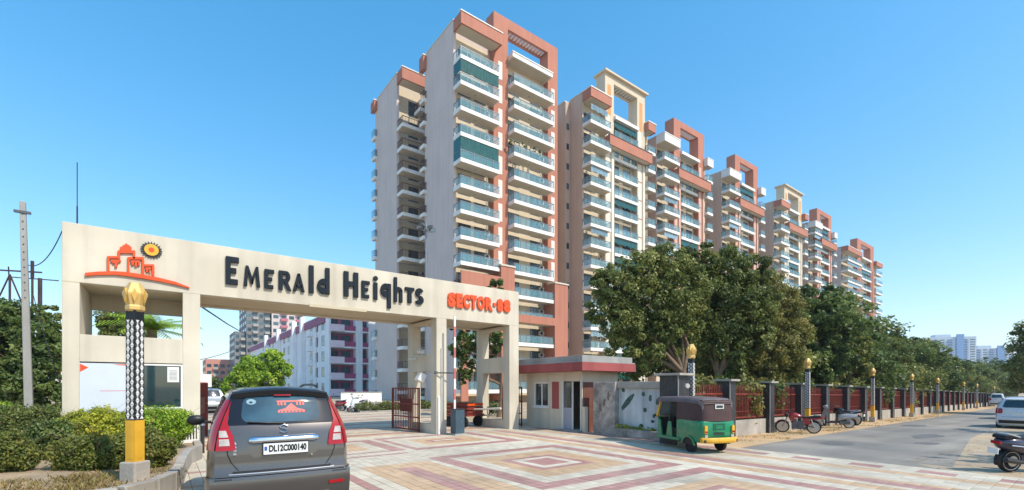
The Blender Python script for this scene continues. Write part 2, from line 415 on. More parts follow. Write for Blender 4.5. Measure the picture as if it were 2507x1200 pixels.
def m_ac():
    mb = MB(); mb.box(-.4, .4, -.3, 0, 0, .55, 0); mb.lathe([(.21, -.302), (.21, -.335), (.19, -.335)], 14, (-.1, 0, .28), 1, 'y')
    return mb.mesh('air_conditioner', [M_ac, M_dark])
def acu(par, x, y, z): return inst('air_conditioner', cached('ac', m_ac), par, (x, y, z))
def floors(j0): return [(j, .9+3*j) for j in range(j0, 14)]
random.seed(11)
def door_pair(T, x, y, z, w):
    p = random.choice([M_pane, M_pane, M_curt])
    if w > 4.8:
        window(T, x+.55, y, z+.22, 1.8, 2.45, 3, pane=p); window(T, x+w-2.35, y, z+.22, 1.8, 2.45, 3, pane=random.choice([M_pane, M_curt]))
    elif w > 2.4: window(T, x+.5, y, z+.22, 1.6, 2.45, 2, pane=p)
# ---------------------------------------------------------------- tower nearest the gate
def m_blind(w):
    mb = MB()
    for k in range(int(w/.45)): mb.box(k*.45, k*.45+.42, -.01*(k % 2), .01, .2-.08*(k % 3), 1.05)
    return mb.mesh('ceiling_blind', [M_glassg])
def m_blind2(w):
    mb = MB()
    for k in range(int((w-.8)/.6)): mb.box(k*.6, k*.6+.57, -.012*(k % 2), .01, .35+.1*(k % 2), 1.2)
    return mb.mesh('ceiling_blind', [M_curt])
def m_plant():
    rnd = random.Random(4); mb = MB(); mb.lathe([(.12, 0), (.17, .3)], 8, (0, 0, -.2), 0)
    for k in range(60):
        a = rnd.uniform(0, 6.28); r = rnd.uniform(.05, .4); z = rnd.uniform(.1, 1.0); c = Vector((r*math.cos(a), r*math.sin(a)*.6, z)); u = Vector((rnd.uniform(-1, 1), rnd.uniform(-1, 1), rnd.uniform(-1, 1)))*.11; v = Vector((rnd.uniform(-1, 1), rnd.uniform(-1, 1), rnd.uniform(-1, 1)))*.06
        mb.add([c-u, c+v, c+u, c-v], [(0, 1, 2, 3)], 1)
    return mb.mesh('balcony_plant', [M_terra, M_leafp])
M_leafp = pmat('pot_plant_leaf', (.07, .13, .03), .6, .3, 6)
def tower_near():
    T = thing('apartment_tower', 'nearest tower, terracotta portal frame and two columns of glass balconies above the gateway', 'tower', (27.5, 48, 0), group='row of apartment towers')
    mb = MB()
    mb.box(0, .35, 0, 7.5, -1, 45.3); mb.box(.35, 16.2, .5, 7.5, -1, 44.0); mb.box(.35, 5.5, .5, 7.5, 44.0, 45.2); 
    mb.box(3, 13, 7.5, 12, -1, 44.4); mb.box(13, 19.6, 5.2, 14, -1, 43.2)
    mb.box(-2, -1.65, 12, 20, -1, 44.6); mb.box(-1.65, 11, 12.9, 20, -1, 44.4)
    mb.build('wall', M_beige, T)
    mb = MB(); mb.box(.35, 16.2, .485, .498, -1, 44.0); mb.box(-1.65, 3, 12.88, 12.898, -1, 44.3); mb.box(16.5, 19.5, 5.18, 5.198, -1, 43); mb.build('front_wall', M_wallf, T)
    MB().box(-.06, .3, -.06, 7.6, 45.3, 45.45).build('coping', M_soff, T); MB().box(-2.06, -1.6, 11.9, 20.1, 44.6, 44.75).build('coping', M_soff, T)
    # storey joints on the side walls
    for k in range(1, 5):
        z = 9.0*k; MB().box(-.012, 0, .0, 7.5, z, z+.05).build('joint_strip', M_soff, T); MB().box(-2.012, -2, 12, 20, z, z+.05).build('joint_strip', M_soff, T)
    # canopies
    def canopy(x0, x1, y0, y1, z0, z1, mat, nm='canopy'):
        mb = MB(); mb.box(x0, x1, y0, y0+.2, z0, z1, 0); mb.box(x0, x0+.2, y0+.2, y1, z0, z1, 0); mb.box(x1-.2, x1, y0+.2, y1, z0, z1, 0)
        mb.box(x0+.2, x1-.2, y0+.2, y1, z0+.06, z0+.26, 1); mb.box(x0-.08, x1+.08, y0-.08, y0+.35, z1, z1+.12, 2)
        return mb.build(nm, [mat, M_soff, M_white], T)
    canopy(0, 5.9, -1.8, 0, 43.9, 45.3, M_terra); canopy(-2, 3.2, 10.2, 12, 43.1, 44.6, M_terra)
    canopy(-.5, 0, 7.0, 8.2, 43.2, 45.0, M_terra); canopy(-2.5, -2, 19.2, 20.6, 43.0, 44.4, M_terra)
    canopy(7.8, 14.6, -1.4, .48, 43.6, 44.15, M_white)
    # portal frame
    mb = MB(); xa, xb, xc, xd = 5.55, 7.8, 14.6, 16.4; y0, y1 = -.4, 1.3
    mb.box(xa, xb, y0, y1, -1, 48.9); mb.box(xc, xd, y0, y1, -1, 48.9); mb.box(xb, xc, y0, y0+.35, 47.6, 48.9); mb.box(xb, xc, y1-.35, y1, 47.6, 48.9)
    mb.build('portal_frame', M_terra, T)
    for i in range(13):
        x = xb+.25+(xc-xb-.5)*i/12; inst('louvre', cached('lv', lambda: MB().box(-.07, .07, y0+.35, y1-.35, 47.7, 48.15).mesh('louvre', [M_white])), T, (x, 0, 0))
    for j, z in floors(0):
        for x in (6.25, 15.2):
            if j >= (4 if x < 10 else 3): inst('lattice_panel', cached('lp', lambda: m_lp()), T, (x, y0, z+.75))
    # balconies
    for j, z in floors(0):
        low = j <= 4
        balcony(T, 0, 0, z, 5.55, 1.7, 'glass', 2) if j != 4 else balcony(T, 0, 0, z, 5.55, 1.7, 'bars')
        balcony(T, 7.8, 0, z, 6.75, 1.75, 'glass', 2)
        door_pair(T, .35, .483, z, 5.2); door_pair(T, 7.9, .483, z, 6.6)
        acu(T, 5.05, .483, z+1.85); acu(T, 14.05, .483, z+1.85)
        if j in (2, 6, 8, 11): inst('balcony_plant', cached('bpl', m_plant), T, (random.choice([.7, 2.6, 8.6, 11, 13.2]), -1.3, z+FASC))
        if j > 0: balcony(T, 17.0, 5.2, z-.6, 2.5, 1.0, 'bars'); window(T, 17.3, 5.18, z, 1.0, 1.9, 2)
        # rear wing
        b = balcony(T, -1.95, 12, z-.2, 5.0 if j < 13 else 2.2, 1.8, 'bars')
        if j == 13: b.location.x = .6
        window(T, .1, 12.88, z+.05, 1.5, 2.1, 2, pane=M_pane)
        if j % 2: acu(T, 2.3, 12.88, z+1.7)
        balcony(T, -.42, 8.2, z-.9, .42, 1.2, 'bars'); balcony(T, -2.38, 20.6, z-1.2, .40, 1.3, 'glass')
    # green screens hung in two of the balconies
    def screen(z0, z1, lab):
        mb = MB(); mb.box(.04, .06, -1.6, -.1, z0, z1); 
        for i in range(12): x = .06+5.4*i/12; mb.box(x+.01, x+.44, -1.62, -1.6, z0, z1)
        tag(mb.build('green_screen', M_glassg, T), lab)
    screen(.9+27+FASC, .9+30, 'dark green glass screen closing a whole balcony'); screen(.9+36+1.6, .9+39, 'green blind hanging half way down a balcony')
    # lower terracotta frames
    mb = MB()
    mb.box(-.1, 7.6, -2.0, -.42, 13.5, 15.0) if False else None
    mb.box(-.06, .9, -1.95, -1.72, 0, 15.2); mb.box(.9, 5.6, -1.95, -1.72, 13.4, 15.2); mb.box(5.6, 7.7, -1.95, -.42, 0, 16.6)
    mb.box(14.5, 16.9, -1.95, -.42, 0, 15.6); mb.box(7.7, 14.5, -1.95, -1.77, 9.9, 10.9)
    mb.build('lower_frame', M_terra, T)
    mb = MB(); mb.box(5.5, 7.8, -2.05, -.4, 16.6, 16.8); mb.box(14.4, 17.0, -2.05, -.4, 15.6, 15.8); mb.build('frame_coping', M_soff, T)
    # pot plants on one balcony
    mb = MB()
    for i in range(7):
        x = 8.3+i*.85; mb.lathe([(.1, 28.5), (.14, 28.8)], 8, (x, -1.2, -3.3+FASC), 0)
    mb.build('flower_pot', M_terra, T)
    return T
def m_lp():
    mb = MB(); mb.box(0, .62, -.03, 0, 0, 2.25, 0)
    for i in range(3):
        for k in range(9):
            if (i+k) % 2 == 0: mb.box(.05+i*.19, .18+i*.19, -.045, -.03, .06+k*.245, .24+k*.245, 1)
    return mb.mesh('lattice_panel', [M_tile, M_white])
TA = tower_near()
# ---------------------------------------------------------------- towers further along the row
def tower_row(X0, label, portal, canopy_m, colface, jlow=0, lw=4.4, cw=2.0, mw=5.7, rw=1.9, top=48.9, flat=False, band=True, side=None, wide_top=True):
    T = thing('apartment_tower', label, 'tower', (X0, 48, 0), group='row of apartment towers')
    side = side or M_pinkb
    a = lw; b = a+cw; c = b+mw; d = c+cw; e = d+rw
    rt = top-4.6
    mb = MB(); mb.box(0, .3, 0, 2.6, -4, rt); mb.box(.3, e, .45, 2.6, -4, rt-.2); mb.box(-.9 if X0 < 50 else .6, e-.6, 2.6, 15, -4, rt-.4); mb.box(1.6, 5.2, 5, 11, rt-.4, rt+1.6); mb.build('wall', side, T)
    mb = MB(); mb.box(.3, a, .435, .448, -4, rt-.3); mb.box(b, c, .435, .448, -4, rt-.3); mb.box(d, e, .435, .448, -4, rt-.3); mb.build('front_wall', M_wallf, T)
    MB().box(-1.0 if X0 < 50 else .5, e-.5, 2.67, 15.1, rt-.4, rt-.2).build('coping', M_soff, T); MB().box(-.06, .36, -.06, 2.66, rt, rt+.14).build('coping', M_soff, T)
    for (x0, x1, yy, zz) in ((0, a+.1, -1.75, rt-1.3), (d-.1, e, -1.3, rt-1.3)):
        mb = MB(); mb.box(x0, x1, yy, yy+.2, zz, rt); mb.box(x0, x0+.2, yy+.2, .0, zz, rt); mb.box(x1-.2, x1, yy+.2, 0, zz, rt)
        mb.box(x0+.2, x1-.2, yy+.2, .44, zz+.05, zz+.25, 1); mb.box(x0-.07, x1+.07, yy-.07, yy+.3, rt, rt+.14, 2); mb.box(x0-.07, x0+.3, yy+.3, .9, rt, rt+.14, 2)
        mb.build('canopy', [canopy_m, M_soff, M_white], T)
    y0, y1 = -.5, 1.3
    mb = MB(); mb.box(a, b, y0, y1, -4, top); mb.box(c, d, y0, y1, -4, top); mb.box(b, c, y0, y0+.35, top-1.1, top); mb.box(b, c, y1-.35, y1, top-1.1, top)
    if flat: mb.box(a-.35, d+.35, y0-.45, y1+.3, top, top+.28)
    mb.build('portal_frame', portal, T)
    if flat:
        for x in (a, c):
            mb = MB(); mb.box(x+.55, x+1.35, y0-.012, y0-.002, top-6.2, top-1.6); mb.build('ochre_panel', M_orange, T)
    for i in range(9):
        x = b+.25+(c-b-.5)*i/8; inst('louvre', cached('lv2%.1f' % top, lambda: MB().box(-.08, .08, y0+.35, y1-.35, top-1.0, top-.55).mesh('louvre', [M_white])), T, (x, 0, 0))
    # tiled pilaster strips
    for x in (a, c):
        mb = MB(); zt = 37.8 if band else top-8
        mb.box(x+.15, x+.95, y0-.06, y0-.003, -4, zt); mb.box(x+1.35, x+cw-.08, y0-.14, y0-.003, -4, zt)
        if band: mb.box(x+.15, x+.95, y0-.06, y0-.003, 40, top-6.5)
        mb.build('pilaster', colface, T)
        for k in range(int(jlow), 14):
            inst('tie_strip', cached('ts', lambda: MB().box(.15, 1.1, y0-.09, y0-.06, 0, .14).mesh('tie_strip', [M_terra])), T, (x, 0, 1.9+3*k)) if .9+3*k < 37 else None
    if band:
        mb = MB(); mb.box(a-.3, d+.3, y0-1.25, y0-1.05, 38.0, 39.5); mb.box(a-.3, a-.1, y0-1.05, y0-.15, 38.0, 39.5); mb.box(d+.1, d+.3, y0-1.05, y0-.15, 38.0, 39.5)
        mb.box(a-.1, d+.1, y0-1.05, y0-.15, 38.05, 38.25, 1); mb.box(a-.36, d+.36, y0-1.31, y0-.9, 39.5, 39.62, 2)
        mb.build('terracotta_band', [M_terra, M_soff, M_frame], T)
    mb = MB(); mb.box(b, c, -.9, .43, 43.0 if top > 47 else top-5.5, 43.5 if top > 47 else top-5.0); mb.build('portal_roof_slab', M_white, T)
    for j, z in floors(jlow):
        if z+1.5 > top-5: continue
        balcony(T, 0, 0, z, lw, 1.7); balcony(T, d, 0, z, rw, 1.2)
        if not (band and j == 12): balcony(T, b, .0, z, mw, .75)
        else: balcony(T, b, .0, z, mw, .45)
        door_pair(T, .25, .433, z, 3.6); door_pair(T, b-.1, .433, z, mw); window(T, d+.5, .433, z+.22, 1.1, 2.1, 2)
        acu(T, lw-.6, .433, z+1.9)
        if random.random() < .22: inst('ceiling_blind', cached(('bl', mw), lambda: m_blind(mw)), T, (b+.2, -.5, z+1.9))
        if random.random() < .18: inst('ceiling_blind', cached(('blw', lw), lambda: m_blind2(lw)), T, (.3, -1.45, z+1.75))
        if random.random() < .3: inst('balcony_plant', cached('bpl', m_plant), T, (random.choice([.6, 1.6, b+1.0, b+2.6, b+3.8]), -.35, z+FASC))
        window(T, -.72, 2.6, z+.6, .5, .9, 1) if X0 < 50 else None
    return T
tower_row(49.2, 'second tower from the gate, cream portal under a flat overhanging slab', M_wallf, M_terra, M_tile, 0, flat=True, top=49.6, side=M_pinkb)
M_terra2 = M_terra
M_pil = pmat('pink_pilaster', (.62, .40, .31), .8, .06, 1)
tower_row(67.0, 'third tower from the gate, terracotta portal and cream boxes, above the big tree', M_terra, M_white, M_pil, 4)
tower_row(88.2, 'fourth tower from the gate, terracotta portal just right of the big tree top', M_terra, M_white, M_pil, 5)
tower_row(110.8, 'fifth tower from the gate with cream flat-topped portal and terracotta band', M_wallf, M_terra, M_tile, 6, flat=True, top=48.4)
tower_row(129.8, 'sixth tower from the gate, narrow in view with terracotta portal', M_terra, M_white, M_pil, 6, top=47.6)
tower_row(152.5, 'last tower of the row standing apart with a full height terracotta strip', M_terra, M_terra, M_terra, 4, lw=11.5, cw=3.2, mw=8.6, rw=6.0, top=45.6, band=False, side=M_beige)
# ---------------------------------------------------------------- white and magenta block
M_lil = pmat('lilac_white', (.88, .86, .87), .8, .06, .4, streak=.15)
M_mag = pmat('magenta_paint', (.40, .09, .17), .7, .15, 1)
M_pinkp = pmat('pale_pink_paint', (.84, .68, .74), .7, .06, 1)
M_purp = pmat('purple_roof_band', (.34, .12, .20), .8, .1, .5)
M_greenw = pmat('green_shutter', (.03, .22, .20), .5, .2)
def block():
    T = thing('apartment_block', 'five storey white block with magenta balconies seen through the gateway', 'building', (24.3, 88, 0))
    W, D = 12, 96
    mb = MB(); mb.box(.02, W, 1.6, D, -1, 15.0); mb.box(0, .3, 0, 1.6, -1, 15.2); mb.box(4.9, 6.2, 0, 1.6, -1, 15.2); mb.box(7.4, W, .1, 1.6, -1, 15)
    mb.build('wall', M_lil, T)
    mb = MB(); mb.box(-.25, 0, 2.5, D, 13.7, 15.2); mb.box(-.25, 0, 2.5, D, 15.2, 15.35, 1); mb.build('roof_band', [M_purp, M_lil], T)
    for y in (18, 26, 44, 62): 
        MB().box(-.9, 0, y, y+1.2, -1, 16.5).build('stair_shaft', M_lil, T)
    for k in range(5):
        z = 3*k
        mb = MB(); mb.box(.3, 4.9, 1.45, 1.595, z+.2, z+2.75); mb.box(6.2, 7.4, 1.3, 1.595, z+.3, z+2.8); mb.build('magenta_wall', M_mag, T)
        mb = MB(); mb.box(.3, 4.9, -.1, 1.45, z-.1, z+.2); mb.box(6.2, 7.4, .1, 1.3, z, z+.25); mb.build('slab', M_lil, T)
        MB().box(.1, 2.7, -.32, -.12, z, z+1.25).build('parapet', M_pinkp, T)
        MB().box(2.7, 4.85, -.08, -.03, z+.2, z+1.15).build('balcony_railing', M_mag, T); MB().box(6.2, 7.4, .15, .2, z+.25, z+1.1).build('balcony_railing', M_mag, T)
        window(T, .7, 1.44, z+.3, 1.3, 2.1, 2); window(T, 2.6, 1.44, z+.3, 1.7, 2.1, 2); window(T, 6.35, 1.29, z+.6, .9, 1.7, 1)
        for i in range(14):
            y = 3.2+i*4.4 if i < 6 else 3.5+i*5.0
            if any(s-2.2 < y < s+1.3 for s in (18, 26, 44, 62)): continue
            fr = M_greenw if i % 3 == 0 else M_mag if i % 3 == 1 else M_frame
            window(T, 0.02, y+1.8, z+.5, 1.7, 1.9, 2, frame=fr, rz=R(-90))
            if i % 3 == 2:
                mb = MB(); mb.box(-.8, .0, y-.3, y+2.2, z-.1, z+.9); mb.build('side_balcony', M_lil, T)
    for y in (8.5, 12.4, 31): MB().tube([(-.12, y, 0), (-.12, y, 15)], .08, 6).build('drain_pipe', M_white, T)
    return T
block()
# ---------------------------------------------------------------- far buildings
def far_tower(label, loc, rz, W, D, H, mats, nb, fl=3.1, recess=None, name='high_rise', roofbox=True, group=None):
    wallm, bandm = mats; T = thing(name, label, 'building', loc, rz, group)
    mb = MB(); mb.box(0, W, 0, D, -6, H); mb.build('wall', wallm, T)
    if roofbox: MB().box(W*.3, W*.6, D*.3, D*.7, H, H+4).build('roof_house', wallm, T)
    n = int(H/fl); bw = W/nb
    for i in range(nb):
        if i % 2 == 1:
            for k in range(n):
                z = k*fl
                inst('balcony', cached(('fb', round(bw, 2), bandm.name), lambda: MB().box(0, bw*.86, -1.3, 0, 0, 1.1).mesh('balcony', [bandm])), T, (i*bw+bw*.07, 0, z))
        for k in range(n):
            z = k*fl
            inst('window', cached(('fw', round(bw, 2)), lambda: MB().box(bw*.18, bw*.82, -.06, 0, 1.0, 2.5).mesh('window', [M_pane])), T, (i*bw, 0, z))
    nd = max(2, int(D/5))
    for i in range(nd):
        for k in range(n):
            inst('window', cached(('fs', round(D/nd, 2)), lambda: MB().box(-.06, 0, 1.4, D/nd-1.4, 1.0, 2.4).mesh('window', [M_pane])), T, (0, i*D/nd, k*fl))
    return T
M_greyt = pmat('grey_tower', (.19, .185, .18), .8, .1, .3); M_greyb = pmat('grey_tower_balcony', (.36, .34, .30), .8, .1)
M_pinkt = pmat('pink_white_tower', (.60, .50, .48), .8, .08, .3); M_pinkbb = pmat('rose_balcony', (.48, .15, .20), .7, .1)
M_brickp = pmat('pink_brick', (.52, .24, .18), .85, .1, .3); M_hazew = pmat('haze_tinted_white_tower', (.55, .60, .66), .7, .06, .3); M_bl = pmat('blue_stripe', (.16, .30, .55), .7, .1)  # blue of distance haze is mixed into the far white tower walls
far_tower('slim dark grey high rise wing lowest on the left seen through the gateway', (24.6, 232, 0), 0, 4.0, 20, 25.5, (M_greyt, M_greyb), 2, group='grey high rises behind the gateway', roofbox=False)
far_tower('tall dark grey high rise with pale balconies seen under the gate beam', (28.8, 230, 0), 0, 9.2, 24, 50, (M_greyt, M_greyb), 4)
far_tower('tall pink and white high rise with rose balconies seen under the gate beam', (38.4, 228, 0), 0, 13, 20, 48, (M_pinkt, M_pinkbb), 4)
far_tower('low pink brick building far down the inner road beside the gate pillar', (15.2, 250, 0), 0, 10.5, 20, 14.0, (M_brickp, M_greyb), 4, roofbox=False)
for (px, wd, top, lab) in ((2262, 54, 819, 'haze-blue and white high rise with slanted roof house above the tree line at far right'), (2372, 46, 846, 'lower haze-blue and white high rise right of the other far one')):
    p = at_F(px, 600); H = (945-top)/1130*600+1.8-4
    T = far_tower(lab, (p.x, p.y, 0), -YAW-R(18), wd, 30, H, (M_hazew, M_bl), 7, group='blue high rises beyond the trees', name='high_rise', roofbox=True)
    MB().box(wd*.62, wd*.76, -1.6, -.1, -6, H+3).build('blue_shaft', M_bl, T)
# ================================================================== ENTRANCE GATE
GY = 15.2; GD = 2.5
G = thing('entrance_gate', 'cream entrance gateway with raised lettering, booth on its left and ladder frames on its right', 'gate', (0, GY, 0))
X0, X1, X2, X3 = -1.93, -1.62, .41, .80
XA, XB, XC, XD = 8.0, 8.42, 11.34, 11.83
SOF, TOP = 4.3, 5.72
mb = MB()
# beam: front fascia, back fascia, end, roof slab and soffit between
mb.box(X0, XD, 0, .35, SOF, TOP); mb.box(X0, XD, GD-.3, GD, SOF, TOP-.1); mb.box(X0, X0+.3, .35, GD-.3, SOF, TOP); mb.box(XD-.3, XD, .35, GD-.3, SOF, TOP)
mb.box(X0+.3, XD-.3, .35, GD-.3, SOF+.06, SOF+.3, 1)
# booth on the left
mb.box(X0, X1, 0, GD, 0, SOF); mb.box(X2, X3, 0, .4, 0, SOF); mb.box(X2+.05, X3, .4, GD, 0, SOF)
mb.box(X1, X2, 0, .35, 0, 1.2); mb.box(X1, X2, 0, GD, 2.39, 3.05); mb.box(X1, X2, GD-.2, GD, 0, 2.39); mb.box(X1, X2+.05, GD-.3, GD, SOF-.35, SOF)
# ladder frames on the right
for xa, xb in ((XA, XB), (XC, XD)):
    mb.box(xa, xb, 0, .45, 0, SOF); mb.box(xa, xa+.34, GD-.5, GD, 0, SOF)
    for z0, z1 in ((0, .37), (2.35, 3.0)): mb.box(xa+.003, xa+.34, .45, GD-.5, z0, z1)
    mb.box(xa+.003, xa+.34, .45, GD-.5, 4.18, SOF)
mb.build('gate_frame', [M_cream, M_cream2], G, bevel=.012)
# drip trim under the beam
MB().box(3.6, 5.4, -.02, .0, SOF-.04, SOF+.05).build('trim', M_cream2, G)
# plaster joint lines
mb = MB(); mb.box(X0, X1-.004, -.003, .0, SOF-.01, SOF+.005); mb.build('joint', M_cream2, G)
def gx(px): return at_Y(px, GY-.05).x
def gzz(px, py): return at_Y(px, GY-.05, py).z
def boldtext(body, name, mat, size, parent, x, z, y, width=None, height=None, depth=.05, off=.02, rx=90, bev=0.0, base=None):
    cu = bpy.data.curves.new(name, 'FONT'); cu.body = body; cu.size = size; cu.extrude = depth; cu.offset = off; cu.bevel_depth = bev
    cu.resolution_u = 4
    ob = bpy.data.objects.new('tmp', cu); COL.objects.link(ob); dg = bpy.context.evaluated_depsgraph_get(); dg.update()
    me = bpy.data.meshes.new_from_object(ob.evaluated_get(dg)); bpy.data.objects.remove(ob)
    n = len(me.vertices); co = np.empty(n*3, 'f'); me.vertices.foreach_get('co', co); co = co.reshape(-1, 3)
    mn = co.min(0); mxx = co.max(0); co[:, 0] -= mn[0]; co[:, 1] -= (mn[1] if base is None else base)
    if width: co[:, 0] *= width/(mxx[0]-mn[0])
    if height: co[:, 1] *= height/(mxx[1]-mn[1])
    out = np.stack([co[:, 0], -co[:, 2], co[:, 1]], 1)
    me.vertices.foreach_set('co', out.ravel().astype('f')); me.materials.clear(); me.materials.append(mat); me.name = name; me.update()
    o = inst(name, me, parent, (x, y, z)); return o
def strokes(name, polys, mat, parent, depth=.08):
    mb = MB()
    for P in polys: mb.prism(P, -depth, 0, 'y')
    return mb.build(name, mat, parent, bevel=.006)
# ---- word one: black letters, drawn as fat strokes in a unit box (width, height)
def rect(x0, x1, z0, z1): return [(x0, z0), (x1, z0), (x1, z1), (x0, z1)]
def arc(cx, cz, rx, rz, t, a0, a1, n=14):
    o = []; i = []
    for k in range(n+1):
        a = R(a0+(a1-a0)*k/n); o.append((cx+rx*math.cos(a), cz+rz*math.sin(a))); i.append((cx+(rx-t)*math.cos(a), cz+(rz-t)*math.sin(a)))
    return [[o[k], o[k+1], i[k+1], i[k]] for k in range(n)]
GL = {
 'E': [rect(0, .36, 0, 1), rect(.36, .92, 0, .2), rect(.36, .8, .41, .6), rect(.36, 1, .8, 1)],
 'M': [[(0, 0), (.2, 0), (.27, 1), (.12, 1)], [(.27, 1), (.24, .75), (.45, .12), (.55, .12), (.55, .35)], [(.73, 1), (.76, .75), (.55, .12), (.45, .12), (.45, .35)], [(1, 0), (.8, 0), (.73, 1), (.88, 1)]],
 'R': [rect(0, .3, 0, 1), [(.3, .42), (.3, .6), (.58, .6), (.58, .42)]]+[rect(.3, .62, .82, 1)]+arc(.6, .71, .32, .29, .26, -90, 90)+[[(.42, .42), (.72, 0), (1.02, 0), (.7, .44)]],
 'A': [[(0, 0), (.28, 0), (.60, 1), (.40, 1)], [(1, 0), (.72, 0), (.40, 1), (.60, 1)], rect(.25, .75, .2, .38)],
 'l': [rect(0, 1, 0, 1)],
 'd': [rect(.66, 1, 0, 1)]+arc(.5, .29, .5, .29, .24, 60, 300, 16),
 'H': [rect(0, .32, 0, 1), rect(.68, 1, 0, 1), rect(.32, .68, .42, .62)],
 'i': [rect(0, 1, 0, .72)]+[[(.5+.62*math.cos(2*math.pi*k/12), .9+.1*math.sin(2*math.pi*k/12)) for k in range(12)]],
 'g': [rect(.66, 1, 0, 1)]+arc(.5, .72, .5, .28, .24, 60, 300, 16),
 'h': [rect(0, .34, 0, 1), rect(.34, .5, .46, .62), rect(.66, 1, 0, .5)]+arc(.5, .46, .5, .16, .16, 0, 90, 8),
 'T': [rect(.3, .7, 0, .8), rect(0, 1, .8, 1)],
 'S': arc(.5, .72, .48, .28, .26, 20, 270, 14)+arc(.5, .26, .5, .28, .26, -160, 90, 14),
}
WORD = [('E', 553, 585, 629, 697), ('M', 597, 637, 652, 702), ('E', 648, 671, 660, 707), ('R', 683, 713, 664, 711), ('A', 717, 746, 670, 714), ('l', 757, 768, 650, 718), ('d', 777, 807, 655, 720),
        ('H', 842, 877, 666, 727), ('E', 886, 905, 688, 730), ('i', 915, 924, 676, 734), ('g', 932, 957, 694, 754), ('h', 965, 985, 680, 740), ('T', 992, 1014, 704, 742), ('S', 1017, 1037, 706, 745)]
for ch, a, b, t, bt in WORD:
    xa, xb = gx(a), gx(b); z0, z1 = gzz((a+b)/2, bt), gzz((a+b)/2, t)
    polys = [[(p*(xb-xa), q*(z1-z0)) for p, q in P] for P in GL[ch]]
    o = strokes('letter', polys, M_navy, G, .075); o.location = (xa, -.004, z0)
# ---- word two: orange-red letters
SEC = 'SECTOR-88'; xs_ = [(1097, 1115), (1117, 1132), (1134, 1150), (1152, 1166), (1168, 1186), (1188, 1206), (1208, 1215), (1217, 1231), (1233, 1249)]
for ch, (a, b) in zip(SEC, xs_):
    k = (a-1097)/152; t = 716+k*20; bt = 752+k*15
    if ch == '-': t, bt = 742, 750
    xa, xb = gx(a), gx(b); z0, z1 = gzz((a+b)/2, bt), gzz((a+b)/2, t)
    if ch == '-': o = strokes('letter', [rect(0, xb-xa, 0, z1-z0)], M_redl, G, .06); o.location = (xa, -.004, z0)
    else: boldtext(ch, 'letter', M_redl, .5, G, xa, z0, -.035, xb-xa+.015, z1-z0, .03, .032, bev=.008)
# ---- emblem: three stepped towers over a swept line, and a sun
em = MB()
def q(px, py): p = at_Y(px, GY-.05, py); return (p.x, p.z)
arcp = [(208, 676, 668), (240, 673.5, 665), (280, 673, 664), (310, 676, 666), (350, 682, 672), (390, 689, 680), (430, 697.5, 690), (464, 706, 703)]
for (a, b) in zip(arcp[:-1], arcp[1:]): em.prism([q(a[0], a[1]), q(b[0], b[1]), q(b[0], b[2]), q(a[0], a[2])], -.06, -.004)
def er(x0, y0, x1, y1): em.prism([q(x0, y1), q(x1, y1), q(x1, y0), q(x0, y0)], -.055, -.004)
for x0, y0, x1, y1 in ((262, 627, 268, 668), (268, 627, 288, 633), (288, 613, 294, 634), (294, 613, 326, 620), (294, 604, 322, 613), (300, 600, 318, 604.5), (306, 596.5, 312, 600.5), (325, 613, 331, 634), (312, 629, 317, 667), (317, 629, 352, 635.5), (347, 635, 353, 673), (353, 647, 377, 652.5), (372, 652, 378, 676),
                       (271, 636, 296, 641), (275, 641, 290, 645), (281, 645, 287, 655), (320, 638, 343, 643), (322, 643, 328, 649), (330, 643, 336, 653), (338, 643, 342, 650), (356, 655, 370, 660), (358, 660, 363, 666), (365, 660, 368, 670)): er(x0, y0, x1, y1)
em.build('emblem', M_redl, G, bevel=.004)
sc_ = Vector(q(371, 612)); sun_r = MB(); 
for k in range(20):
    a = 2*math.pi*k/20; r1, r2 = .16, .225
    P = [(sc_.x+r*math.cos(a+d), sc_.y+r*math.sin(a+d)) for r, d in ((r1, -.12), (r2, 0), (r1, .12))]; sun_r.prism(P, -.05, -.004)
sun_r.lathe([(.165, 0), (.165, .04)], 24, (sc_.x, sc_.y, -.0), 0)
b0 = len(sun_r.v)-48
for i in range(b0, len(sun_r.v)): x, y, z = sun_r.v[i]; sun_r.v[i] = (x, -z-.004, y)
sr = sun_r.build('sun_rays', M_dark, G)
d = MB(); d.lathe([(.15, .056), (.15, .062)], 24, (0, 0, 0)); d.lathe([(.06, .0621), (.06, .072)], 14, (0, 0, 0), 1)
for i in range(len(d.v)): x, y, z = d.v[i]; d.v[i] = (sc_.x+x, -z, sc_.y+y)
d.build('sun_disc', [M_yel, M_redl], G)
# ---- booth front: white board, dark glazing, notice
M_board = pmat('white_board', (.60, .64, .71), .35, .05, 2, spec=.5, streak=.06)
M_bglass = pmat('dark_booth_glass', (.02, .045, .05), .04, .4, 1, spec=.9)
MB().box(X1, -.56, -.02, .03, .95, 2.36).build('notice_board', M_board, G)
mb = MB(); mb.prism([(X1+.01, 2.34), (X1+.01, 2.14), (X1+.16, 2.25)], -.024, -.0205); mb.prism([(-1.0, 2.345), (-.58, 2.345), (-.62, 2.30), (-.9, 2.325)], -.024, -.0205); mb.box(-1.25, -.65, -.024, -.0205, 1.675, 1.684)
mb.build('torn_poster', M_redl, G)
wf = MB(); wf.box(-.56, -.52, 0, .06, 1.2, 2.37); wf.box(X2-.04, X2, 0, .06, 1.2, 2.37); wf.box(-.52, X2-.04, 0, .06, 2.33, 2.37); wf.box(-.52, X2-.04, 0, .06, 1.2, 1.24)
wfo = wf.build('window', M_white, G); MB().box(-.52, X2-.04, .02, .03, 1.24, 2.33).build('pane', M_bglass, wfo)
MB().box(.08, .33, .005, .018, 1.9, 2.30).build('paper_notice', M_white, G)
mb = MB(); 
for k in range(8): mb.box(.12, .29, .001, .0045, 2.2-k*.035, 2.208-k*.035)
mb.build('notice_print', M_dark, G)
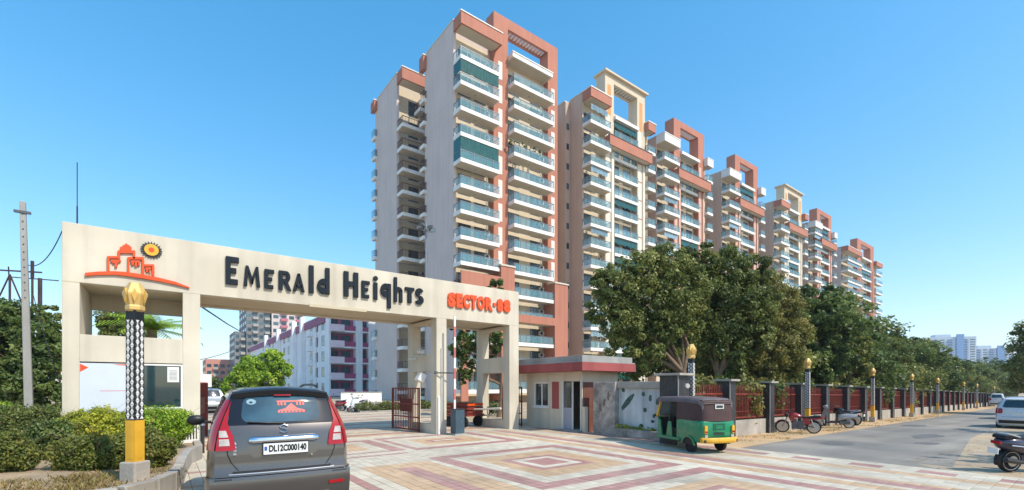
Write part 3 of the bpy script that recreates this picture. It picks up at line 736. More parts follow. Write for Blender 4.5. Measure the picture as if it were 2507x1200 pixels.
mb = MB(); mb.box(.05, .28, .18, .34, 1.24, 1.42); mb.box(.07, .26, .2, .3, 1.45, 1.62); mb.build('desk_printer', M_rail, G)
# ---- fittings on the right hand pillars
MB().tube([(XA+.2, -.03, .1), (XA+.2, -.03, 3.2)], .025, 8).build('conduit', M_ac, G)
MB().box(XA+.05, XA+.13, -.05, -.002, 0, 1.4).build('door_post', M_white, G)
def cctv(loc, rz, lab):
    t = thing('security_camera', lab, 'camera', loc, rz); mb = MB(); mb.lathe([(.05, -.14), (.055, .14), (.045, .15)], 10, (0, 0, .08), 0, 'y'); mb.build('camera_body', M_ac, t, smooth=40)
    mb = MB(); mb.box(-.07, .07, -.18, .16, .135, .15); mb.build('sun_hood', M_white, t); MB().tube([(0, 0, .03), (.12, 0, -.05), (.17, 0, -.05)], .018, 6).build('bracket', M_ac, t)
cctv((XA-.18, GY+.9, 3.02), R(30), 'white bullet camera on the upper ledge of the left ladder frame'); cctv((XA-.2, GY+1.6, 2.78), R(80), 'small camera under the band of the left ladder frame')
t = thing('flood_light', 'white box light tilted on the inner pillar face above the red gate leaf', 'light', (XA-.12, GY+.9, 1.95)); mb = MB(); mb.box(-.28, .0, -.16, .16, -.05, .28); mb.xf(Matrix.Rotation(R(28), 4, 'Y')); mb.build('housing', M_white, t, bevel=.02)
MB().box(-.03, .12, -.04, .04, -.22, .02).build('bracket', M_ac, t)
t = thing('bracket_arm', 'thin dark rod sticking out level from the middle pillar', 'bracket', (XA+.1, GY-.03, 2.28)); MB().tube([(-.15, -.02, 0), (.5, -.3, 0)], .022, 8).build('rod', M_dark, t); MB().box(-.2, -.1, -.06, .02, -.05, .05).build('clamp', M_frame, t)
# ---- boom barrier, red and white arm raised
t = thing('boom_barrier', 'blue grey barrier cabinet with its red and white arm raised against the pillar', 'barrier', (8.55, 14.62, 0.02))
MB().box(-.19, .19, -.19, .19, .06, .92).build('cabinet', pmat('slate_cabinet', (.05, .09, .12), .5, .12, 3, streak=.2), t, bevel=.02)
MB().box(-.22, .22, -.22, .22, .0, .06).build('base_plate', M_conc2, t); MB().box(-.2, .2, -.2, .2, .921, .95).build('lid', M_dark, t); MB().box(.03, .07, -.2, -.191, .45, .58).build('latch', M_chrome, t)
mb = MB()
for k in range(9): mb.box(-.13, -.06, .02, .06, .9+k*.38, .9+(k+1)*.38-.002, k % 2)
mb.build('barrier_arm', [M_white, pmat('faded_red', (.50, .16, .15), .6, .2, 4)], t)
# ---- folded red gate leaves
def gate_leaf(label, loc, rz, L, H):
    t = thing('gate_leaf', label, 'gate', loc, rz); mb = MB()
    for z in (.06, .55, H*.62, H-.04): mb.box(0, L, -.025, .025, z, z+.05)
    for x in (0, L-.05): mb.box(x, x+.05, -.025, .025, .0, H)
    mb.build('leaf_frame', M_redm, t)
    n = int(L/.13)
    for i in range(1, n): inst('bar', cached(('gb', H), lambda: MB().box(-.012, .012, -.012, .012, .08, H).mesh('bar', [M_redm])), t, (i*L/n, 0, 0))
    mb = MB(); mb.box(L*.3, L*.7, -.03, -.024, H*.45, H*.75); mb.build('sheet_panel', M_wood, t); return t
gate_leaf('red iron gate leaf folded back behind the middle pillar', (7.85, 16.3, 0), R(95), 2.2, 1.72)
gate_leaf('narrow red iron gate between the gateway and the guard house', (11.85, 16.4, 0), R(-8), 1.0, 1.75)
gate_leaf('short red iron gate panel at the left gate pillar beside the parked silver car', (.82, 18.0, 0), R(75), 1.6, 1.9)
# ---- white louvred box on the planter kerb
t = thing('railing_box', 'low white slatted railing box on the planter kerb at the left gate pillar', 'railing', (.2, 14.75, .31)); mb = MB(); mb.box(0, .56, 0, .05, 0, .08); mb.box(0, .56, 0, .05, .6, .68); mb.box(0, .05, 0, .05, .08, .6); mb.box(.51, .56, 0, .05, .08, .6); mb.box(0, .56, .05, .3, .62, .68); mb.build('railing_frame', M_white, t)
for i in range(7): MB().box(.075+i*.062, .105+i*.062, .01, .04, .08, .6).build('slat', M_white, t)
MB().box(.05, .51, .2, .22, .0, .6).build('back_panel', M_dark, t)
t = thing('bollard', 'dark post at the end of the planter kerb left of the grey car', 'post', (.82, 14.7, 0)); MB().tube([(0, 0, 0), (0, 0, .75)], .05, 10).build('post', M_dark, t); MB().lathe([(.07, .75), (.06, .8), (.0, .82)], 10).build('cap', M_rail, t)
# ================================================================== GUARD HOUSE
g_ = thing('guard_house', 'small cream guard house with red fascia roof right of the gateway', 'building', (12.9, 12.6, 0))
mb = MB()
# left face (x=0) with openings: y of window 2.0-2.9, recess panel 1.25-1.7, door .05-1.1
L0, HH = 3.4, 2.37
def wy(y0, y1, z0, z1): mb.box(0, .2, y0, y1, z0, z1)
wy(2.9, L0, 0, HH); wy(1.95, 2.9, 0, .92); wy(1.95, 2.9, 1.95, HH); wy(1.12, 1.95, 0, HH); wy(0, 1.12, 1.98, HH); wy(0, .06, 0, 1.98)
mb.box(.2, 2.1, 0, .2, 0, HH); mb.box(1.9, 2.1, .2, L0, 0, HH); mb.box(.2, 1.9, L0-.2, L0, 0, HH); mb.box(.2, 1.9, .2, L0-.2, 0, .06)
mb.build('wall', M_cream, g_, bevel=.008)
mb = MB(); mb.box(-.6, 2.5, -.6, L0+.9, HH, HH+.32, 0); mb.box(-.58, 2.48, -.58, L0+.88, HH+.32, HH+.36, 1); mb.box(-.5, 2.4, -.5, L0+.8, HH+.36, HH+.58, 1)
mb.build('roof', [M_redf, M_conc2], g_, bevel=.01)
wf = MB(); wf.box(.02, .12, 1.95, 2.0, .92, 1.95); wf.box(.02, .12, 2.85, 2.9, .92, 1.95); wf.box(.02, .12, 2.0, 2.85, .92, .97); wf.box(.02, .12, 2.0, 2.85, 1.9, 1.95); wf.box(.03, .11, 2.38, 2.44, .97, 1.9); wf.box(-.05, .02, 1.9, 2.95, .86, .92)
wo = wf.build('window', M_white, g_); mb = MB(); mb.box(.06, .07, 2.0, 2.38, .97, 1.9); mb.box(.08, .09, 2.44, 2.85, .97, 1.9); mb.build('pane', M_pane, wo)
mb = MB(); 
for k in range(4): mb.box(.10, .13, 2.47+k*.09, 2.53+k*.09, .98, 1.88)
mb.build('curtain', M_curt, wo)
mb = MB(); mb.box(-.012, -.001, 1.3, 1.72, .86, 1.97); mb.build('red_panel', M_redf, g_)
M_door = pmat('pale_grey_door', (.36, .36, .42), .6, .08, 2)
df = MB(); df.box(.0, .1, .06, .1, .06, 1.98, 0); df.box(.0, .1, 1.08, 1.12, .06, 1.98, 0); df.box(.04, .1, .56, .6, .06, 1.98, 0); dfo = df.build('door_frame', M_white, g_)
MB().box(.06, .1, .62, 1.06, .06, .92).build('door', M_door, g_); MB().box(.07, .09, .62, 1.06, .92, 1.94).build('pane', M_bglass, g_)
mb = MB(); mb.box(1.0, 1.6, .3, .9, .06, .75); mb.box(1.1, 1.3, .5, .9, .75, 1.2); mb.build('desk', M_dark, g_)
MB().box(-.3, 0, .0, 1.2, 0, .07).build('step', M_conc2, g_)
mb = MB(); mb.box(.05, .85, -.03, -.002, .02, 1.95); mb.box(.05, .85, -.036, -.031, 1.0, 1.02); mb.build('brown_panel', M_wood, g_)
MB().box(-.04, .12, -.2, -.05, 0, 1.0).build('short_post', M_cream, g_)
# rough wall block and mossy wall
M_rough = pmat('rough_plaster', (.42, .37, .32), .95, .35, 3, 1.0, 9, col2=(.30, .26, .23), grain=.2)
t = thing('wall_block', 'rough unplastered wall block between guard house and mossy white wall', 'wall', (13.05, 11.0, 0)); mb = MB(); mb.box(-.12, .4, 0, 1.05, 0, 1.94); mb.build('rough_face', M_rough, t, bevel=.02)
mb = MB()
random.seed(3)
for k in range(3):
    y = .3+.2*k; z = (1.45, 1.15, .95)[k]; n = 11; mb.prism([(y+random.uniform(.03, .10)*math.cos(2*math.pi*q/n), z+random.uniform(.05, .2)*math.sin(2*math.pi*q/n)) for q in range(n)], -.128, -.121, 'x')
mb.build('broken_patch', pmat('broken_plaster', (.20, .14, .11), .95, .4, 6, .8, 20), t)
M_wwall = pmat('mossy_white_wall', (.50, .52, .54), .85, .16, 1.4, .15, 15, col2=(.60, .61, .60), streak=.45)
M_moss = pmat('moss', (.07, .12, .09), .95, .4, 9, .8, 30)
t = thing('mossy_wall', 'low white wall with round moss spots and a concrete cap left of the auto rickshaw', 'wall', (13.15, 8.95, 0))
MB().box(0, .3, 0, 2.05, .30, 1.72).build('wall_panel', M_wwall, t)
MB().box(-.1, .4, -.02, 2.05, 1.72, 1.95).build('cap', M_conc, t, bevel=.015); mb = MB(); mb.box(-.32, .3, -.3, 2.1, 0, .30); mb.build('stone_ledge', M_rough, t, bevel=.03)
def spot(y, z, a, b, tilt=0):
    m2 = MB(); n = 12
    P = [(math.cos(2*math.pi*k/n)*a*random.uniform(.8, 1.15), math.sin(2*math.pi*k/n)*b*random.uniform(.85, 1.15)) for k in range(n)]
    c, s = math.cos(tilt), math.sin(tilt); P = [(y+p*c-q_*s, z+p*s+q_*c) for p, q_ in P]; m2.prism(P, -.008, -.001, 'x'); m2.build('moss_spot', M_moss, t)
for px, py, a, b in ((1526, 955, 0.072, 0.080), (1575, 965, 0.072, 0.080), (1592, 975, 0.064, 0.120), (1610, 986, 0.072, 0.080), (1579, 1004, 0.080, 0.080), (1601, 1019, 0.048, 0.064), (1598, 1032, 0.080, 0.048), (1570, 1042, 0.096, 0.064), (1530, 1046, 0.120, 0.048)):
    p = at_X(px, 13.15, py); spot(p.y-8.95, p.z, a, b)
p = at_X(1536, 13.15, 985); spot(p.y-8.95, p.z, .42, .10, R(-48))
# ================================================================== BOUNDARY FENCE
F = thing('boundary_fence', 'long red iron boundary fence with dark granite pillars running beside the road', 'fence', (12.6, fence_y(12.6), 0))
ang = math.atan2(FD.y, FD.x); fo = Vector((12.6, fence_y(12.6), 0))
def fp(s, off=0.0):
    p = fo+FD*s; n = Vector((-FD.y, FD.x, 0)); p = p+n*off; return Vector((p.x-fo.x, p.y-fo.y, gz(p.x)))
PIT = 3.42; NP = 30
def pil(s_, h):
    mb = MB(); mb.box(-s_/2, s_/2, -s_/2, s_/2, -.3, h); return mb
pme = pil(.46, 2.0).mesh('pillar', M_gran); big = pil(.62, 2.12).mesh('pillar', M_gran)
capm = MB().box(-.34, .34, -.34, .34, 2.0, 2.07).mesh('pillar_cap', M_conc); capb = MB().box(-.44, .44, -.44, .44, 2.12, 2.19).mesh('pillar_cap', M_conc)
edgem = MB().box(-.25, -.225, -.25, -.225, -.3, 2.0).mesh('corner_strip', M_conc2)
edgeb = MB().box(-.335, -.305, -.335, -.305, -.3, 2.12).mesh('corner_strip', M_conc2)
plm = {}
for i in range(NP):
    s = i*PIT; p = fp(s)
    o = inst('pillar', big if i == 0 else pme, F, p, ang); inst('pillar_cap', capb if i == 0 else capm, o); inst('corner_strip', edgeb if i == 0 else edgem, o)
pick = MB(); pick.box(-.012, .012, -.012, .012, .62, 1.78); pick.lathe([(.02, 1.78), (.014, 1.82), (.001, 1.9)], 4, (0, 0, 0)); pickm = pick.mesh('picket', M_redm)
npk = 0; rest = MB(); tz = 0
for i in range(NP-1):
    a = fp(i*PIT+.24); b = fp((i+1)*PIT-.24)
    mb = MB(); 
    for z0, z1, th in ((-.5, .58, .2),): mb.add([(p.x+n.x, p.y+n.y, p.z+z) for p in (a, b) for z in (z0, z1) for n in (Vector((FD.y, -FD.x, 0))*th/2, Vector((-FD.y, FD.x, 0))*th/2)], [(0, 1, 3, 2), (4, 6, 7, 5), (0, 2, 6, 4), (1, 5, 7, 3), (2, 3, 7, 6), (0, 4, 5, 1)])
    mb.build('plinth_wall', M_conc, F)
    mb = MB()
    for z in (.68, 1.55): mb.bar(a+Vector((0, 0, z)), b+Vector((0, 0, z)), .035, .05)
    if i < 8: mb.bar(a+Vector((0, 0, .9)), b+Vector((0, 0, .9)), .02)
    mb.build('rail', M_redm, F)
    n = 23
    for k in range(1, n):
        p = a.lerp(b, k/n)
        if npk < 290: inst('picket', pickm, F, p, ang); npk += 1
        else: mb2 = rest.box(p.x-.012, p.x+.012, p.y-.012, p.y+.012, p.z+.62, p.z+1.86)
tag(rest.build('pickets', M_redm, F), kind='stuff')
# weathered red sheet set behind the bars of most bays
M_rsheet = pmat('red_sheet', (.17, .05, .035), .7, .35, 3, streak=.4, col2=(.08, .03, .025))
for i in range(1, NP-1):
    a = fp(i*PIT+.24, .05); b = fp((i+1)*PIT-.24, .05)
    mb = MB(); k = 6
    for j in range(k):
        if i < 3 and (j*7+i*3) % 3 != 0: continue
        c = a.lerp(b, (j+.03)/k); d = a.lerp(b, (j+.97)/k)
        mb.bar(c+Vector((0, 0, 1.1)), d+Vector((0, 0, 1.1)), .012, .92)
    if mb.v: mb.build('sheet_panel', M_rsheet, F)
# ================================================================== LATTICE LAMPS
def lamp(label, loc, rz, group=None, hh=3.1):
    t = thing('lattice_lamp', label, 'lamp', loc, rz, group)
    MB().box(-.14, .14, -.14, .14, -.05, .3).build('base_block', M_conc, t, bevel=.02)
    mb = MB(); mb.box(-.084, .084, -.084, .084, .3, .95); 
    for a in (-.088, .084): mb.box(a, a+.004, -.04, .04, .34, .93); mb.box(-.04, .04, a, a+.004, .34, .93)
    mb.build('yellow_base', M_yel, t)
    MB().box(-.08, .08, -.08, .08, .95, 2.68).build('shaft', M_black, t)
    pan = cached('latp', m_lat)
    for k in range(4): inst('lattice_strip', pan, t, (0, 0, .97), R(90*k))
    h = MB(); h.lathe([(.10, 2.66), (.125, 2.69), (.125, 2.74), (.115, 2.765)], 6, (0, 0, 0), 0, 'z', R(15)); h.lathe([(.115, 2.767), (.158, 2.92), (.16, 2.95), (.08, 3.11), (.07, 3.12)], 6, (0, 0, 0), 0, 'z', R(15))
    o = h.build('lamp_head', M_pgold, t)
    m2 = MB()
    for k in range(6):
        a = R(60*k+15); r1, r2 = .178, .19
        m2.prism([(-.0, 2.80), (.04, 2.92), (.0, 3.02), (-.04, 2.92)], -.010, .03, 'y', 0)
        i0 = len(m2.v)-8; m2.xf(Matrix.Rotation(a+R(90)+R(30), 4, 'Z') @ Matrix.Translation((0, -.134, 0)), i0)
    m2.build('head_facet', M_gold, o); return t
def m_lat():
    mb = MB(); n = 27; s = 1.56/n; d = -.0806
    for i in range(n):
        for j in range(2):
            cx = -.036+j*.072; cz = (i+.5)*s
            if (i+j) % 2: P = [(cx-.028, cz-s*.42), (cx+.028, cz-s*.42), (cx, cz+s*.42)]
            else: P = [(cx-.028, cz+s*.42), (cx, cz-s*.42), (cx+.028, cz+s*.42)]
            mb.prism(P, d-.006, d, 'y')
            mb.box(cx-.031, cx+.031, d-.004, d, cz-s*.5, cz-s*.44)
    return mb.mesh('lattice_strip', [M_white])
L0_ = lamp('big black and white lattice lamp with yellow base in the foreground planter', (-.36, 9.42, .31), R(45))
spots = [(13.35, 8.25), (22.2, None), (32.7, None), (43.3, None), (53.9, None), (70, None), (82, None), (104, None)]
ords = ['first lattice lamp of the fence, rising behind the auto rickshaw roof', 'second lattice lamp of the fence, behind the red motorcycle', 'third lattice lamp of the fence, right of the parked scooter', 'fourth lattice lamp of the fence counted from the auto rickshaw', 'fifth lattice lamp of the fence counted from the auto rickshaw', 'sixth lattice lamp along the red fence, small in the distance', 'seventh lattice lamp, second last before the far end of the red fence', 'last lattice lamp at the far end of the red fence']
for (x, y), lb in zip(spots, ords):
    y = y if y else fence_y(x)-.62
    dup(L0_, (x, y, gz(x)), ang, lb, 'lattice lamps along the fence')
L0_['group'] = 'lattice lamps along the fence'
# ================================================================== POLES, WIRES, FRAME
pp = at_F(74, 11.6); t = thing('utility_pole', 'tall bare concrete utility pole left of the gateway', 'pole', (pp.x, pp.y, 0))
mb = MB(); 
for k in range(6): pass
def taper(z0, z1): 
    f = lambda z: .085-.03*z/6.4
    a, b = f(z0), f(z1); lx = lambda z: -.13*z/6.4
    return [(lx(z)+sx*h, sy*h*.8, z) for z, h in ((z0, a), (z1, b)) for sx, sy in ((-1, -1), (1, -1), (1, 1), (-1, 1))]
mb.add(taper(0, 6.4), [(3, 2, 1, 0), (4, 5, 6, 7), (0, 1, 5, 4), (1, 2, 6, 5), (2, 3, 7, 6), (3, 0, 4, 7)]); mb.build('concrete_post', M_conc2, t, bevel=.015)
mb = MB()
for k in range(12): z = 4.0+k*.19; mb.lathe([(.014, -.066), (.014, -.052)], 6, (-.13*z/6.4, 0, z), 0, 'y')
mb.build('bolt_hole', M_dark, t); mb = MB(); mb.box(-.28, .02, -.07, .0, 6.1, 6.16); mb.build('cross_arm', M_frame, t)
def wire(label, a, b, sag, r=.011):
    a = Vector(a); b = Vector(b); t = thing('overhead_wire', label, 'wire', a); pts = [(a.lerp(b, k/14)-a)+Vector((0, 0, -sag*4*(k/14)*(1-k/14))) for k in range(15)]
    MB().tube(pts, r, 5).build('cable', M_dark, t)
wire('slack wire from the concrete pole to the top left corner of the gateway', (pp.x-.05, pp.y+.1, 4.85), (-1.93, 15.25, 5.5), .28)
wire('loose cable hanging down the left edge of the gateway', (pp.x+.0, pp.y+.12, 4.3), (-1.5, 14.9, .5), .35, .008)
wire('thin wire crossing the sky in the gateway opening, higher one', (.9, 17.6, 4.35), (24.5, 150, 20), 2.2, .03)
wire('thin wire crossing the sky in the gateway opening, lower one', (-2, 40, 3.0), (26, 160, 22), 3.0, .04)
p = at_Y(189, 17.2); t = thing('antenna_mast', 'thin dark antenna mast standing on the gateway roof', 'mast', (p.x, 17.2, 5.6)); mb = MB(); mb.tube([(0, 0, 0), (0, 0, 1.1)], .018, 6); mb.tube([(0, 0, 1.1), (0, 0, 2.3)], .011, 6); mb.build('mast_tube', M_dark, t); MB().box(-.1, .1, -.1, .1, -.2, .02).build('foot', M_rail, t)
# hoarding frame on the far left
t = thing('hoarding_frame', 'rusty steel hoarding frame above the trees at far left', 'frame', (at_F(50, 24).x, at_F(50, 24).y, 0), -YAW)
mb = MB()
for x in (-1.5, -.55, .62, 1.02): mb.tube([(x, 0, 0), (x, 0, 7.6 if x < 1 else 7.4)], .05 if x < .9 else .09, 6)
mb.bar((-1.6, 0, 7.85), (1.1, 0, 7.7), .07); mb.bar((-1.6, 1, 7.7), (1.0, 1, 7.5), .05); mb.bar((-.55, 0, 7.6), (.3, 0, 5.6), .05); mb.bar((-.55, 0, 7.6), (-1.5, 0, 5.6), .05); mb.bar((.62, 0, 8.3), (.62, 0, 7.4), .1); mb.bar((-.62, 0, 8.0), (-1.5, .9, 6.0), .05)
mb.build('truss', M_mesh, t)
# floodlight mast behind the gate
p = at_F(1043, 34); t = thing('flood_mast', 'slim floodlight mast with a cluster of lamps in front of the nearest tower', 'mast', (p.x, p.y, 0)); H = 1.8+(945-556)/1130*34
MB().tube([(0, 0, 0), (0, 0, H)], [.11, .06], 8).build('pole', M_rail, t)
mb = MB(); mb.tube([(-.5, 0, H-.3), (.5, 0, H-.3)], .03, 6); mb.tube([(0, -.4, H-.3), (0, .4, H-.3)], .03, 6); mb.tube([(0, 0, H-.6), (0, 0, H+.35)], .05, 6); mb.build('cross_frame', M_rail, t)
for a in range(5):
    h = MB(); h.box(-.2, .2, -.1, .1, -.14, .14, 0); h.box(-.17, .17, -.105, -.1, -.11, .11, 1); o = h.build('lamp_unit', [M_frame, M_curt], t, loc=(.5*math.cos(a*1.257), .45*math.sin(a*1.257), H-.1+.1*(a % 2)), rz=a*1.3); o.rotation_euler = (R(25), 0, a*1.257)
# low white wall and hedge bed inside
p = at_F(835, 44); t = thing('low_wall', 'low white wall behind the parked scooters inside the estate', 'wall', (p.x, p.y, 0), 0); MB().box(0, 4.0, 0, .25, 0, 1.15).build('wall_panel', M_white, t); MB().box(-.05, 4.05, -.05, .3, 1.15, 1.22).build('cap', M_conc2, t)
# small sign by the left pillar
p = at_F(494, 19.5); t = thing('small_sign', 'small white sign plate on a post past the left gate pillar', 'sign', (p.x+.05, p.y, 0)); MB().tube([(0, 0, 0), (0, 0, 2.2)], .03, 6).build('post', M_rail, t); mb = MB(); mb.box(-.25, .3, -.05, -.032, 1.75, 2.3); mb.build('sign_plate', M_white, t); mb = MB(); mb.box(-.12, .12, -.056, -.051, 1.83, 1.95); mb.build('red_mark', M_redl, t)
# ================================================================== VEHICLES
def lerp_tab(tab, z):
    if z <= tab[0][0]: return tab[0][1]
    for (a, va), (b, vb) in zip(tab[:-1], tab[1:]):
        if z <= b:
            t = (z-a)/(b-a); return va+(vb-va)*t
    return tab[-1][1]
HW = [(.16, .80), (.26, .835), (.40, .855), (.62, .865), (.85, .862), (1.0, .85), (1.12, .835), (1.22, .81), (1.3, .785), (1.45, .725), (1.6, .655), (1.68, .61), (1.73, .54), (1.75, .46)]
YR = [(.16, .14), (.26, .06), (.40, .02), (.62, .0), (.72, .03), (.80, .05), (1.0, .06), (1.12, .08), (1.22, .10), (1.3, .13), (1.45, .19), (1.6, .25), (1.68, .30), (1.73, .37), (1.75, .45)]
YF = [(.16, 3.55), (.40, 3.70), (.62, 3.70), (.85, 3.62), (1.0, 3.35), (1.12, 3.05), (1.22, 2.92), (1.3, 2.82), (1.45, 2.62), (1.6, 2.42), (1.68, 2.3), (1.73, 2.15), (1.75, 2.05)]
class Shell:
    def __init__(s, W=1, H=1, L=1, yr=None, yf=None, hw=None): s.W, s.H, s.L = W, H, L; s.YR = yr or YR; s.YF = yf or YF; s.HWt = hw or HW
    def hw(s, z): return lerp_tab(s.HWt, z/s.H)*s.W
    def yr(s, z): return lerp_tab(s.YR, z/s.H)*s.L
    def yf(s, z): return lerp_tab(s.YF, z/s.H)*s.L
    def plan(s, t):
        c = min(t, 1-t); return 1-.10*(1-c/.07)**2 if c < .07 else 1
    def side(s, sg, y, z, off=0.0):
        t = (y-s.yr(z))/(s.yf(z)-s.yr(z)); t = min(max(t, 0), 1); return (sg*(s.hw(z)*s.plan(t)+off), y, z)
    def rear(s, x, z, off=0.0):
        h = s.hw(z)*.9; u = x/h; return (x, s.yr(z)-.05*(1-u*u)-off, z)
    def front(s, x, z, off=0.0):
        h = s.hw(z)*.9; u = x/h; return (x, s.yf(z)+.08*(1-u*u)+off, z)
    def body(s):
        zs = [z*s.H for z in (.16, .2, .26, .33, .40, .5, .62, .67, .72, .8, .85, .92, 1.0, 1.06, 1.12, 1.17, 1.22, 1.3, 1.38, 1.45, 1.53, 1.6, 1.65, 1.68, 1.71, 1.73, 1.75)]
        ts = [0, .01, .025, .045, .07, .12, .2, .3, .4, .5, .6, .7, .8, .88, .93, .955, .975, .99, 1]
        mb = MB()
        for sg in (1, -1):
            rows = [[(sg*s.hw(z)*s.plan(t), s.yr(z)+(s.yf(z)-s.yr(z))*t, z) for t in ts] for z in zs]
            mb.grid(rows, 0, sg < 0)
        us = [-1+2*i/14 for i in range(15)]
        mb.grid([[s.rear(u*s.hw(z)*.9, z) for u in us] for z in zs], 0)
        mb.grid([[s.front(u*s.hw(z)*.9, z) for u in us] for z in zs], 0, True)
        z = zs[-1]; a = [(t, s.yr(z)+(s.yf(z)-s.yr(z))*t) for t in ts]
        mb.grid([[(u*s.hw(z)*s.plan(t), y+(-.05*(1-u*u) if t == 0 else .08*(1-u*u) if t == 1 else 0), z+.025*(1-u*u)*(1 if 0 < t < 1 else 0)) for u in us] for t, y in a], 0)
        z = zs[0]; mb.grid([[(u*s.hw(z)*s.plan(t), s.yr(z)+(s.yf(z)-s.yr(z))*t, z) for u in us] for t in ts], 1, True)
        return mb
    def rpatch(s, rows, off=.006, m=0, mb=None, n=8, thick=True):
        mb = mb or MB(); g = [[s.rear(xl+(xr-xl)*i/n, z, off) for i in range(n+1)] for z, xl, xr in rows]
        mb.grid(g, m)
        if thick:   # edge skirt back to the body
            ring = [g[0][i] for i in range(n+1)]+[g[k][n] for k in range(1, len(g))]+[g[-1][i] for i in range(n-1, -1, -1)]+[g[k][0] for k in range(len(g)-2, 0, -1)]
            mb.grid([ring+[ring[0]], [(x, y+off+.004, z) for x, y, z in ring+[ring[0]]]], m, True)
        return mb
    def spatch(s, sg, rows, off=.006, m=0, mb=None, n=6):
        mb = mb or MB(); g = [[s.side(sg, ya+(yb-ya)*i/n, z, off) for i in range(n+1)] for z, ya, yb in rows]
        mb.grid(g, m, sg < 0); return mb
def rrows(z0, z1, xl0, xr0, xl1, xr1, rad=.06, n=10):
    """rounded panel between z0 and z1, edges running straight from bottom to top"""
    out = []
    for k in range(n+1):
        z = z0+(z1-z0)*(1-math.cos(math.pi*k/n))/2; t = (z-z0)/(z1-z0)
        xl = xl0+(xl1-xl0)*t; xr = xr0+(xr1-xr0)*t; e = min(z-z0, z1-z)
        ins = rad-math.sqrt(max(0, rad*rad-(rad-e)**2)) if e < rad else 0
        out.append((z, xl+ins, xr-ins))
    return out
def wheel(par, x, y, r, wdt, out, rim=None, spokes=5):
    w = inst('wheel', cached(('tyre', r, wdt), lambda: m_tyre(r, wdt)), par, (x, y, r), 0 if out > 0 else math.pi)
    inst('rim', cached(('rim', r, wdt, spokes), lambda: m_rim(r, wdt, spokes)), w); return w
def m_tyre(r, w):
    return MB().lathe([(r*.62, -w*.5), (r*.9, -w*.5), (r*.985, -w*.42), (r, -w*.25), (r, w*.25), (r*.985, w*.42), (r*.9, w*.5), (r*.62, w*.5)], 28, (0, 0, 0), 0, 'x').mesh('wheel', [M_tyre], 35)
def m_rim(r, w, n):
    mb = MB(); mb.lathe([(r*.64, w*.2), (r*.66, w*.47), (r*.58, w*.49), (r*.56, w*.3), (.001, w*.28)], 24, (0, 0, 0), 1, 'x')
    for k in range(n):
        a = 2*math.pi*k/n; i0 = len(mb.v); mb.box(w*.3, w*.46, -r*.075, r*.075, r*.08, r*.6); mb.xf(Matrix.Rotation(a, 4, 'X'), i0)
    mb.lathe([(r*.16, w*.3), (r*.15, w*.5), (.001, w*.5)], 12, (0, 0, 0), 0, 'x'); return mb.mesh('rim', [M_alloy, M_dark], 35)
M_paintg = pmat('metallic_grey_paint', (.118, .107, .10), .27, .04, 2, metal=.65, coat=.8, grain=.04, bscale=120)
M_cglass = pmat('car_glass', (.016, .032, .042), .05, .4, 1.2, spec=1.0)
M_rglass = pmat('rear_glass', (.035, .10, .135), .05, .5, 2.4, spec=.9, col2=(.016, .05, .075))
M_tailr = pmat('tail_light_red', (.36, .006, .011), .18, .10, 6, coat=.25)
M_tailc = pmat('tail_light_clear', (.46, .42, .38), .25, .25, 12, coat=.2)
M_plate = pmat('number_plate', (.74, .75, .73), .4, .04, 3)
M_grout = pmat('panel_gap', (.008, .008, .009), .6, .1)
M_decal = pmat('red_decal', (.80, .16, .13), .6, .15, 8)
def arch(s, par, sg, y, r):
    mb = MB(); n = 16; z0 = .18*s.H
    P = [(y+r*math.cos(math.pi*k/n), .30+r*math.sin(math.pi*k/n)) for k in range(n+1)]
    c = [s.side(sg, p, max(q, z0), .003) for p, q in P]+[s.side(sg, y-r, z0, .003), s.side(sg, y+r, z0, .003)]
    ctr = s.side(sg, y, .3, .003); vs = [ctr]+c; k = len(c)
    mb.add(vs, [(0, 1+i, 1+(i+1) % k) if sg > 0 else (0, 1+(i+1) % k, 1+i) for i in range(k)])
    mb.build('wheel_arch', M_black, par)
